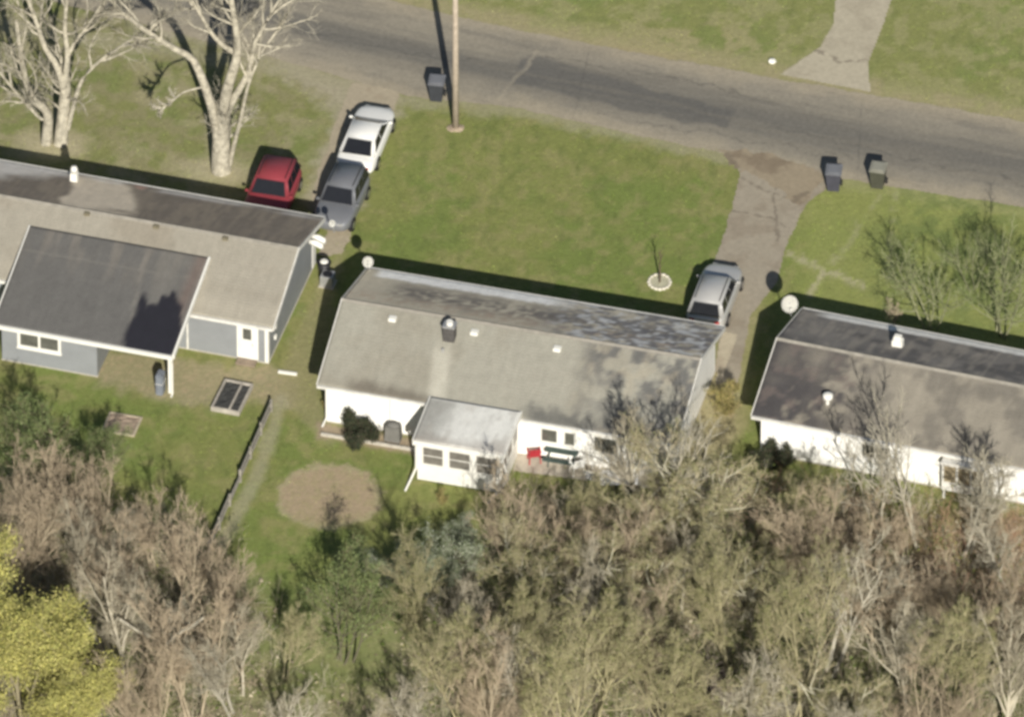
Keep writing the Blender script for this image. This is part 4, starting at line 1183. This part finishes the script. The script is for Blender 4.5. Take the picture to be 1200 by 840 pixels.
def leaves(g, pts, per, size, spread, cols, rs, flat=.5):
    n = len(pts) * per
    p = np.repeat(pts, per, 0) + rs.normal(0, spread, (n, 3))
    a = nrm(rs.normal(0, 1, (n, 3)) + np.array([0, 0, flat]))
    u = nrm(np.cross(a, rs.normal(0, 1, (n, 3)))); v = np.cross(a, u)
    s = size * rs.uniform(.5, 1.4, n)[:, None]
    V = np.stack([p - u * s, p - v * s * .6, p + u * s, p + v * s * .6], 1).reshape(-1, 3)
    cols = np.array(cols); c = cols[rs.randint(0, len(cols), n)] * rs.uniform(.8, 1.2, (n, 1)) * (.65 + .7 * fbm(p[:, 0] * 1.3 + p[:, 2] * .9 + 50, p[:, 1] * 1.3 + p[:, 2] * .7 + 50, 7))[:, None]
    g.add(V, np.arange(n * 4).reshape(-1, 4), np.repeat(c, 4, 0))

def tree_parts(seed, h, stems=1, lean=.12, r=.14, n1=9, n2=6, n3=5, n4=0, bark=(.30, .265, .205), twig=(.33, .29, .22), spread=.75, len1=.5, up=.12,
               leafn=0, leafsize=.05, leafc=None, leafspread=.12, tw=.010, split0=.25, crownup=.10, wob=.12):
    rs = np.random.RandomState(seed)
    st = np.zeros((stems, 3)); st[:, :2] = rs.normal(0, .18 if stems > 1 else 0, (stems, 2))
    ang = rs.uniform(0, 6.28, stems)
    ln_ = lean if stems == 1 else lean + .22
    d = nrm(np.stack([np.cos(ang) * ln_, np.sin(ang) * ln_, np.ones(stems)], -1))
    ln = np.full(stems, h * .72) * rs.uniform(.8, 1.1, stems)
    P0, D0 = grow(st, d, ln, 8, .07, .05, rs)
    st[:, 2] -= .1
    G = Geo(); V, F = tubes(P0, np.full(stems, r), np.full(stems, r * .28), 8); G.add(V, F, np.array(bark))
    p, d1, l1, t1 = spawn(P0, D0, ln, n1, split0, 1., spread, len1, rs, .45)
    P1, D1 = grow(p, d1, l1, 6, wob, up, rs)
    V, F = tubes(P1, r * (.62 - .38 * t1), np.full(len(t1), .014), 6); G.add(V, F, np.array(bark) * 1.0)
    K = Geo()
    p, d2, l2, t2 = spawn(P1, D1, l1, n2, .2, 1., .7, .55, rs)
    P2, D2 = grow(p, d2, l2, 4, wob, crownup, rs)
    V, F = tubes(P2, np.full(len(t2), tw * 2.2), np.full(len(t2), tw), 4); K.add(V, F, np.array(twig))
    p, d3, l3, t3 = spawn(P2, D2, l2, n3, .15, 1., .65, .6, rs)
    P3, D3 = grow(p, d3, l3, 3, wob * 1.2, crownup, rs)
    V, F = tubes(P3, np.full(len(t3), tw * 1.1), np.full(len(t3), tw * .5), 3)
    K.add(V, F, np.array(twig) * 1.05)
    PL = P3
    if n4:
        p, d4, l4, t4 = spawn(P3, D3, l3, n4, .2, 1., .6, .7, rs)
        P4, D4 = grow(p, d4, l4, 2, wob * 1.2, crownup, rs)
        V, F = tubes(P4, np.full(len(t4), tw * .8), np.full(len(t4), tw * .4), 3); K.add(V, F, np.array(twig) * 1.1)
        PL = P4
    L = None
    if leafn:
        L = Geo(); leaves(L, PL[:, 1:].reshape(-1, 3), leafn, leafsize, leafspread, leafc, rs)
    return G, K, L
PROTO = {}
def make_proto(key, **kw):
    G, K, L = tree_parts(**kw)
    m = {'trunk': G.build('trunk', M_bark_attr), 'crown': K.build('crown', M_bark_attr)}
    if L: m['foliage'] = L.build('foliage', M_foliage_attr)
    PROTO[key] = {k: o.data for k, o in m.items()}
    for o in m.values(): bpy.data.objects.remove(o)
def tree(key, px, py, s, rz, label, cat='tree', group=None, name='bare_tree', tilt=(0, 0), sz=1.):
    p = at(px, py, 0)
    t = thing(name, label, cat, (p.x, p.y, -.08), 0, group)
    t.rotation_euler = (R(tilt[0]), R(tilt[1]), R(rz)); t.scale = (s, s, s * sz)
    for k, me in PROTO[key].items():
        link(bpy.data.objects.new(k, me), t)
    return t
BR = (.40, .335, .235); GR = (.40, .365, .28); OL = (.355, .32, .19); RB = (.385, .315, .22)
OLL = [(.25, .25, .10), (.29, .28, .13), (.20, .22, .09)]
V_ = dict(spread=.55, len1=.62, up=.10, crownup=.10)
make_proto('vaseA', seed=1, h=10.5, stems=1, r=.13, n1=14, n2=10, n3=7, n4=4, bark=GR, twig=(.40, .36, .265), tw=.0070, **V_)
make_proto('vaseB', seed=2, h=9.5, stems=4, r=.07, n1=9, n2=8, n3=7, n4=3, bark=BR, twig=RB, tw=.0070, **V_)
make_proto('vaseC', seed=3, h=10.0, stems=2, r=.11, n1=11, n2=9, n3=7, n4=3, bark=(.42, .39, .31), twig=(.40, .365, .275), tw=.0070, **V_)
make_proto('olive', seed=4, h=9.5, stems=3, r=.08, n1=10, n2=9, n3=7, n4=3, bark=OL, twig=(.37, .33, .20), tw=.0068, leafn=1, leafsize=.030, leafc=OLL, leafspread=.08, **V_)
make_proto('gnarl', seed=8, h=8.0, stems=3, r=.12, n1=9, n2=9, n3=7, n4=4, bark=(.36, .34, .25), twig=(.385, .335, .22), spread=1.0, len1=.62, up=.03, crownup=.06, tw=.0075, wob=.2, leafn=1, leafsize=.028, leafc=OLL, leafspread=.08)
make_proto('veil', seed=15, h=10.5, stems=2, r=.09, n1=9, n2=7, n3=6, n4=0, bark=GR, twig=(.40, .37, .29), tw=.0070, **V_)
make_proto('bushy', seed=5, h=3.2, stems=7, lean=.25, r=.035, n1=7, n2=6, n3=4, bark=RB, twig=BR, tw=.007, split0=.1)
make_proto('greenA', seed=6, h=6.0, stems=4, r=.06, n1=11, n2=8, n3=6, spread=.85, len1=.6, bark=(.13, .12, .08), twig=(.19, .18, .10), tw=.007, leafn=2, leafsize=.036, leafc=[(.17, .21, .075), (.21, .25, .105), (.13, .175, .07)], leafspread=.16)
make_proto('greyleaf', seed=7, h=4.2, stems=6, lean=.3, r=.05, n1=8, n2=7, n3=5, bark=(.24, .23, .18), twig=(.30, .30, .23), tw=.007, leafn=3, leafsize=.036, leafc=[(.24, .27, .18), (.19, .225, .125), (.36, .38, .29), (.14, .17, .09)], leafspread=.16, split0=.08)
make_proto('yellow', seed=9, h=9.0, stems=3, r=.13, n1=13, n2=9, n3=7, bark=(.25, .22, .14), twig=(.30, .28, .12), spread=.85, len1=.55, tw=.010, leafn=6, leafsize=.048, leafc=[(.44, .41, .12), (.37, .36, .11), (.47, .43, .16), (.28, .29, .09), (.33, .31, .11)], leafspread=.22)
make_proto('ochre', seed=10, h=2.6, stems=8, lean=.3, r=.03, n1=6, n2=6, n3=4, bark=(.25, .2, .12), twig=(.28, .24, .12), tw=.008, leafn=2, leafsize=.04, leafc=[(.33, .27, .10), (.24, .20, .09), (.17, .17, .06)], leafspread=.1, split0=.05)
make_proto('darkbush', seed=12, h=1.5, stems=8, lean=.6, r=.025, n1=7, n2=6, n3=4, bark=(.1, .08, .06), twig=(.08, .09, .05), tw=.007, leafn=5, leafsize=.045, leafc=[(.035, .045, .028), (.05, .06, .03), (.075, .065, .045)], leafspread=.12, split0=.05, len1=.7)
make_proto('lawnA', seed=14, h=6.5, stems=4, lean=.25, r=.06, n1=9, n2=6, n3=5, spread=.95, len1=.65, bark=(.22, .22, .13), twig=(.29, .30, .16), tw=.0055, leafn=1, leafsize=.034, leafc=[(.17, .215, .08), (.22, .25, .11), (.13, .17, .065)], leafspread=.2)

# the two big pale trees of the front yard: limbs follow what the photo shows
def big_tree(base, limbs, label, seed):
    p = at(*base, 0); rs = np.random.RandomState(seed)
    t = thing('sycamore_tree', label, 'tree', (p.x, p.y, -.05))
    G = Geo(); K = Geo(); ks = []
    for pts, r0, r1 in limbs:
        Q = []
        y = 0.
        for i, (px, py) in enumerate(pts):
            if i: y += rs.uniform(-.35, .35)
            Q.append(((px - base[0]) / 25., y * min(1, i / 2.), max(0, (base[1] - py)) / 20.))
        Q = np.array(Q)
        s = np.linspace(0, len(Q) - 1, 13); i = np.minimum(s.astype(int), len(Q) - 2); g = (s - i)[:, None]
        # smooth interpolation
        P = Q[i] * (1 - g) + Q[i + 1] * g
        P[1:-1] = (P[:-2] + 2 * P[1:-1] + P[2:]) / 4
        P = P[None]
        V, F = tubes(P, np.array([r0]), np.array([r1]), 12); G.add(V, F)
        D = np.concatenate([P[:, 1:] - P[:, :-1], P[:, -1:] - P[:, -2:-1]], 1); D = nrm(D)
        ln = np.array([np.linalg.norm(np.diff(P[0], axis=0), axis=1).sum()])
        ks.append((P, D, ln, r0))
    # flared foot
    for q in ks[:1]:
        pass
    for P, D, ln, r0 in ks:
        p1, d1, l1, t1 = spawn(P, D, np.minimum(ln, 5.5) * min(1, r0 / .14), 9, .45, 1., .75, .55, rs, .3)
        P1, D1 = grow(p1, d1, l1, 6, .16, .08, rs)
        V, F = tubes(P1, np.full(len(t1), .07), np.full(len(t1), .02), 6); G.add(V, F)
        p2, d2, l2, t2 = spawn(P1, D1, l1, 8, .2, 1., .7, .65, rs)
        P2, D2 = grow(p2, d2, l2, 4, .16, .06, rs)
        V, F = tubes(P2, np.full(len(t2), .018), np.full(len(t2), .007), 4); K.add(V, F)
        p3, d3, l3, t3 = spawn(P2, D2, l2, 8, .2, 1., .65, .7, rs)
        P3, D3 = grow(p3, d3, l3, 3, .16, .05, rs)
        V, F = tubes(P3, np.full(len(t3), .008), np.full(len(t3), .004), 3); K.add(V, F)
    G.build('trunk', M_syc, t); K.build('crown', M_syc, t)
big_tree((259, 200), [
    ([(259, 202), (259, 185), (260, 150), (263, 118)], .50, .36),
    ([(258, 190), (254, 130), (237, 92), (228, 70), (212, 62), (175, 34), (140, 5), (110, -40)], .26, .07),
    ([(261, 150), (266, 100), (276, 70), (282, 50), (279, 20), (272, -20), (262, -80)], .30, .09),
    ([(281, 60), (262, 45), (250, 30), (235, 0), (205, -50)], .15, .05),
    ([(262, 140), (275, 110), (290, 88), (297, 66), (299, 40), (322, 5), (350, -40)], .20, .06),
    ([(268, 198), (275, 165), (284, 130), (291, 92), (305, 60), (330, 30)], .12, .05),
    ([(240, 98), (215, 105), (195, 128), (178, 136)], .05, .02),
], 'big pale-barked bare tree beside the red car', 3)
big_tree((63, 168), [
    ([(71, 170), (73, 150), (78, 112), (76, 84)], .36, .22),
    ([(54, 170), (56, 150), (58, 126), (45, 112), (35, 98), (27, 60), (22, 10)], .28, .10),
    ([(76, 100), (68, 70), (55, 55), (48, 30), (38, 5), (20, -50)], .18, .07),
    ([(77, 95), (82, 62), (78, 30), (82, -10), (90, -60)], .16, .06),
    ([(82, 60), (92, 42), (105, 22), (130, -20)], .11, .05),
    ([(80, 150), (92, 105), (102, 84), (125, 62), (155, 38), (190, 15)], .12, .04),
    ([(58, 130), (50, 140), (20, 110), (-10, 70)], .10, .05),
], 'forked pale-barked bare tree at the far left of the front yard', 8)

# --- single trees and bushes that can be pointed out
T = tree
T('greenA', 62, 572, .95, 10, 'fresh green leafing tree at the left edge of the left back lawn', name='leafing_tree')
T('greenA', 112, 560, .60, 120, 'smaller green leafing tree right beside the one at the left edge', name='leafing_tree')
T('yellow', 32, 872, 1.05, 0, 'bright yellow-green leafy tree filling the lower left corner', name='yellow_tree')
T('yellow', 0, 815, 1.05, 140, 'second bright yellow-green leafy tree at the left edge behind the corner one', name='yellow_tree')
T('yellow', 92, 922, .80, 70, 'small bright yellow-green tree at the right foot of the lower left corner tree', name='yellow_tree')
T('greenA', 402, 775, .95, 200, 'thin dark-stemmed green tree below the bare dirt circle', name='leafing_tree', sz=1.1)
T('greyleaf', 505, 705, 1.0, 30, 'grey-green leafy shrub below the white sunroom', 'shrub', name='grey_shrub')
T('greyleaf', 545, 655, .60, 100, 'small grey-green shrub against the sunroom foot', 'shrub', name='grey_shrub')
T('greyleaf', 462, 690, .72, 200, 'grey-green shrub nearest the bare dirt circle', 'shrub', name='grey_shrub')
T('darkbush', 418, 514, .85, 0, 'dark round evergreen bush against the white back wall', 'shrub', name='dark_shrub')
T('ochre', 856, 487, .80, 0, 'ochre shrub at the gable end of the middle house', 'shrub', name='ochre_shrub')
T('ochre', 520, 588, .35, 60, 'tiny dry bush under the sunroom windows', 'shrub', name='dry_shrub')
T('ochre', 384, 478, .30, 60, 'tiny tan bush at the left corner of the middle house', 'shrub', name='dry_shrub')
T('darkbush', 902, 545, .8, 90, 'dark bush at the left corner of the right house', 'shrub', name='dark_shrub')
T('lawnA', 1092, 386, .82, 0, 'thinly leafed green tree in front of the right house', name='leafing_tree')
T('lawnA', 1172, 392, .92, 130, 'thinly leafed green tree at the right edge of the front lawn', name='leafing_tree')
T('lawnA', 1140, 340, .55, 220, 'smaller thinly leafed green tree standing nearer the road on the right lawn', name='leafing_tree')
T('bushy', 1050, 378, .5, 30, 'low bare bush against the front wall of the right house', 'shrub', name='bare_shrub')
T('veil', 782, 628, .98, 160, 'thin bare grey tree over the right end of the middle roof')
T('veil', 1030, 628, .85, 100, 'thin bare grey tree over the right roof, left of the white bay')
T('veil', 1075, 640, .95, 10, 'taller thin bare tree over the right roof just left of the white bay')
T('veil', 965, 612, .34, 200, 'low thin bare tree veiling the left part of the right white wall')
T('vaseA', 745, 618, .86, 40, 'bare grey tree whose branches cross the dark-blotched end of the middle roof')
T('vaseC', 1128, 648, 1.0, 0, 'bare pale tree reaching over the roof in front of the white bay window')
T('gnarl', 838, 640, 1.05, 0, 'gnarled olive-brown tree in the gap between the middle and right houses')
T('gnarl', 722, 668, .74, 130, 'gnarled arching tree just behind the white patio table')
T('olive', 800, 632, .50, 210, 'mossy olive tree at the gable end of the middle house')
T('vaseB', 183, 668, .55, 0, 'dark-stemmed bare tree standing alone at the bottom of the left back lawn')
T('olive', 925, 668, .58, 60, 'olive bare tree below the left end of the right house')
T('vaseC', 968, 790, 1.05, 75, 'pale forked bare tree in the middle of the right-hand woods')
T('vaseB', 650, 612, .26, 20, 'small bare brown tree hiding the patio below the sunroom')
T('vaseA', 150, 818, .92, 300, 'leaning pale bare tree right of the yellow tree', tilt=(0, -14))
T('vaseC', 268, 838, .85, 20, 'bare tree leaning left between the yellow tree and the green thin tree', tilt=(0, -30))
# --- the rest of the back woods
wd = [
    ('vaseB', 60, 655, .78), ('vaseB', 118, 668, .82), ('vaseA', 95, 720, .74), ('vaseB', 150, 735, .85), ('vaseB', 215, 720, .72), ('vaseC', 205, 780, .76),
    ('vaseB', 255, 755, .60), ('vaseA', 285, 810, .66), ('vaseB', 232, 850, .95), ('vaseB', 180, 905, .95), ('vaseC', 325, 905, .7), ('vaseB', 40, 605, .6),
    ('vaseC', 480, 870, .70), ('olive', 540, 860, .92), ('vaseA', 545, 800, .75), ('olive', 600, 815, .85),
    ('vaseB', 590, 690, .74), ('gnarl', 640, 735, .86), ('vaseB', 665, 690, .62), ('vaseA', 690, 780, .92), ('gnarl', 760, 740, .92),
    ('olive', 700, 860, 1.0), ('vaseC', 640, 880, .95), ('vaseB', 770, 830, .86), ('olive', 850, 790, .78), ('gnarl', 880, 720, .86), ('vaseA', 800, 715, .62),
    ('vaseB', 960, 705, .80), ('vaseB', 1010, 690, .62), ('olive', 930, 855, 1.0), ('vaseB', 1035, 770, .86), ('vaseA', 1060, 850, .95), ('vaseC', 880, 880, .95),
    ('vaseB', 1110, 745, .66), ('olive', 1120, 850, .92), ('gnarl', 1000, 880, .95), ('vaseB', 1165, 800, .86), ('vaseA', 1180, 880, .95), ('vaseC', 1185, 700, .70),
    ('olive', 780, 890, .9), ('vaseB', 560, 920, 1.0), ('vaseA', 440, 945, .75), ('olive', 660, 945, 1.0), ('vaseB', 1100, 930, 1.0), ('gnarl', 840, 940, .9), ('vaseC', 960, 945, .95),
    ('vaseB', 730, 710, .70), ('olive', 680, 650, .42), ('vaseB', 760, 650, .42), ('vaseB', 900, 640, .28), ('vaseB', 1060, 660, .45),
]
wd += [('vaseB', 915, 628, .24), ('vaseB', 975, 632, .25), ('olive', 1015, 640, .24), ('vaseB', 1075, 634, .22), ('vaseB', 1165, 655, .5), ('vaseA', 660, 628, .33), ('vaseB', 700, 618, .28), ('vaseB', 775, 606, .34),
       ('vaseB', 90, 625, .55), ('vaseC', 160, 650, .5), ('vaseB', 20, 700, .8), ('olive', 500, 790, .7), ('olive', 335, 800, .5)]
def near_what(px, py):
    if px < 380: return 'left-hand thicket'
    if px < 580: return 'woods below the bare circle'
    if px < 860: return 'thicket behind the middle house'
    return 'thicket behind the right house'
ORD = ['leftmost', 'second', 'third', 'fourth', 'fifth', 'sixth', 'seventh', 'eighth', 'ninth', 'tenth', 'eleventh', 'twelfth', 'thirteenth']
KIND = {'vaseA': 'tall grey bare tree', 'vaseB': 'many-stemmed brown tree', 'vaseC': 'pale forked bare tree', 'olive': 'mossy olive tree', 'gnarl': 'gnarled arching tree'}
wd.sort(key=lambda q: q[1])
cnt = {}
for i, (k, px, py, s) in enumerate(wd):
    w = near_what(px, py)
    n = cnt[(k, w)] = cnt.get((k, w), 0) + 1
    lab = (ORD[n - 1] + ' ' + KIND[k] + (' from the left' if n > 1 else '') + ' in the ' + w)
    T(k, px, py + rnd.uniform(-6, 6), s * rnd.uniform(.9, 1.05), rnd.uniform(0, 360), lab, group='trees of the ' + w)
# low brush under the trees
def brush():
    rs = np.random.RandomState(21)
    n = 2600
    X = rs.uniform(-40, 1240, n); Y = rs.uniform(570, 960, n)
    w = woods_mask(X, Y) * (rs.rand(n) < .35 + .65 * fbm(X / 70, Y / 50, 200))
    ok = w > .45
    for p in HOUSES_PX: ok &= sdf(X, Y, p) > 12
    ok &= sdf(X, Y, [(600, 500), (800, 540), (790, 582), (600, 560)]) > 4
    ok &= ~((np.abs(X - 390) < 100) & (Y > 650) & (rs.rand(n) < .75))
    ok &= ~((np.abs(X - 430) < 90) & (Y < 800) & (rs.rand(n) < .6))
    X, Y = X[ok], Y[ok]
    st = np.array([at(a, b, -.05) for a, b in zip(X, Y)]); B = len(st)
    per = 5
    p = np.repeat(st, per, 0) + rs.normal(0, .15, (B * per, 3)) * [1, 1, 0]
    d = nrm(rs.normal(0, .45, (B * per, 3)) + [0, 0, 1])
    ln = rs.uniform(.7, 2.0, B * per)
    P, D = grow(p, d, ln, 3, .15, .03, rs)
    base = np.array([(.40, .35, .25), (.36, .34, .23), (.42, .38, .29), (.34, .29, .21)])[rs.randint(0, 4, B)]
    rust = (X > 870) & (Y < 720) & (rs.rand(B) < .6)
    base[rust] = base[rust] * np.array((1.08, .80, .74))
    G = Geo()
    V, F = tubes(P, np.full(len(p), .010), np.full(len(p), .005), 3)
    G.add(V, F, np.repeat(np.repeat(base, per, 0), 4 * 3, 0))
    p2, d2, l2, t2 = spawn(P, D, ln, 5, .2, 1., .6, .5, rs)
    P2, D2 = grow(p2, d2, l2, 2, .15, .03, rs)
    V, F = tubes(P2, np.full(len(p2), .006), np.full(len(p2), .003), 3)
    G.add(V, F, np.repeat(np.repeat(base * 1.08, per * 5, 0), 3 * 3, 0))
    # young leaves on some of it
    o = G.build('undergrowth', M_bark_attr)
    tag(o, 'tangled bare brush growing under the back woods', 'undergrowth', kind='stuff')
    L = Geo(); g = rs.rand(len(P2)) < (.10 + .5 * (fbm(np.repeat(X, 25) / 60, np.repeat(Y, 25) / 60, 210) > .56))
    leaves(L, P2[g][:, 1:].reshape(-1, 3), 1, .05, .08, [(.16, .19, .05), (.12, .16, .045), (.22, .22, .07)], rs)
    o = L.build('undergrowth_leaves', M_foliage_attr)
    tag(o, 'fresh green leaves on the brush under the back woods', 'undergrowth', kind='stuff')
brush()
# fallen pale limbs and a brush pile
def log(pts, r, label, za=.3, zb=5.):
    p0 = at(*pts[0], za)
    m = MB().tube([at(a, b, z) - p0 for (a, b), z in zip(pts, np.linspace(za, zb, len(pts)))], [r * (1 - .5 * i / len(pts)) for i in range(len(pts))], 8)
    o = m.build('fallen_limb', M_syc, None, True, loc=p0); tag(o, label, 'fallen branch')
log([(262, 812), (245, 790), (215, 768), (190, 752), (160, 738), (140, 725)], .11, 'long pale dead trunk leaning up left through the left-hand thicket')
log([(194, 755), (208, 742), (226, 733), (240, 722)], .10, 'short bright dead limb crossing the long pale one', 4.4, 5.4)
log([(160, 822), (135, 785), (108, 740), (95, 722)], .11, 'pale dead trunk leaning up left beside the yellow tree')
p = at(818, 812, 0)
t = thing('brush_pile', 'dark domed pile of cut brush at the bottom of the woods', 'brush pile', (p.x, p.y, -.05))
rs = np.random.RandomState(4); n = 1500
a = rs.uniform(0, 6.28, n); rr = np.sqrt(rs.rand(n)); hx = np.cos(a) * rr * 1.5; hy = np.sin(a) * rr * 1.3
st = np.stack([hx, hy, 1.25 * np.sqrt(np.maximum(0, 1 - rr ** 2)) * rs.uniform(.5, 1, n)], -1)
P, D = grow(st, nrm(rs.normal(0, 1, (n, 3)) * [1, 1, .35]), rs.uniform(.4, 1.1, n), 3, .2, -.05, rs)
V, F = tubes(P, np.full(n, .02), np.full(n, .007), 4); G = Geo(); G.add(V, F, np.array((.23, .19, .16))); o = G.build('cut_branches', M_bark_attr, t)
tag(o, kind='stuff')
MB().ellipsoid((0, 0, 0), (1.3, 1.15, .9), 16, 8, 0, .15).build('rotting_core', mat('rotting_core', (.06, .045, .035), .95, bump=.05, bscale=5), t)
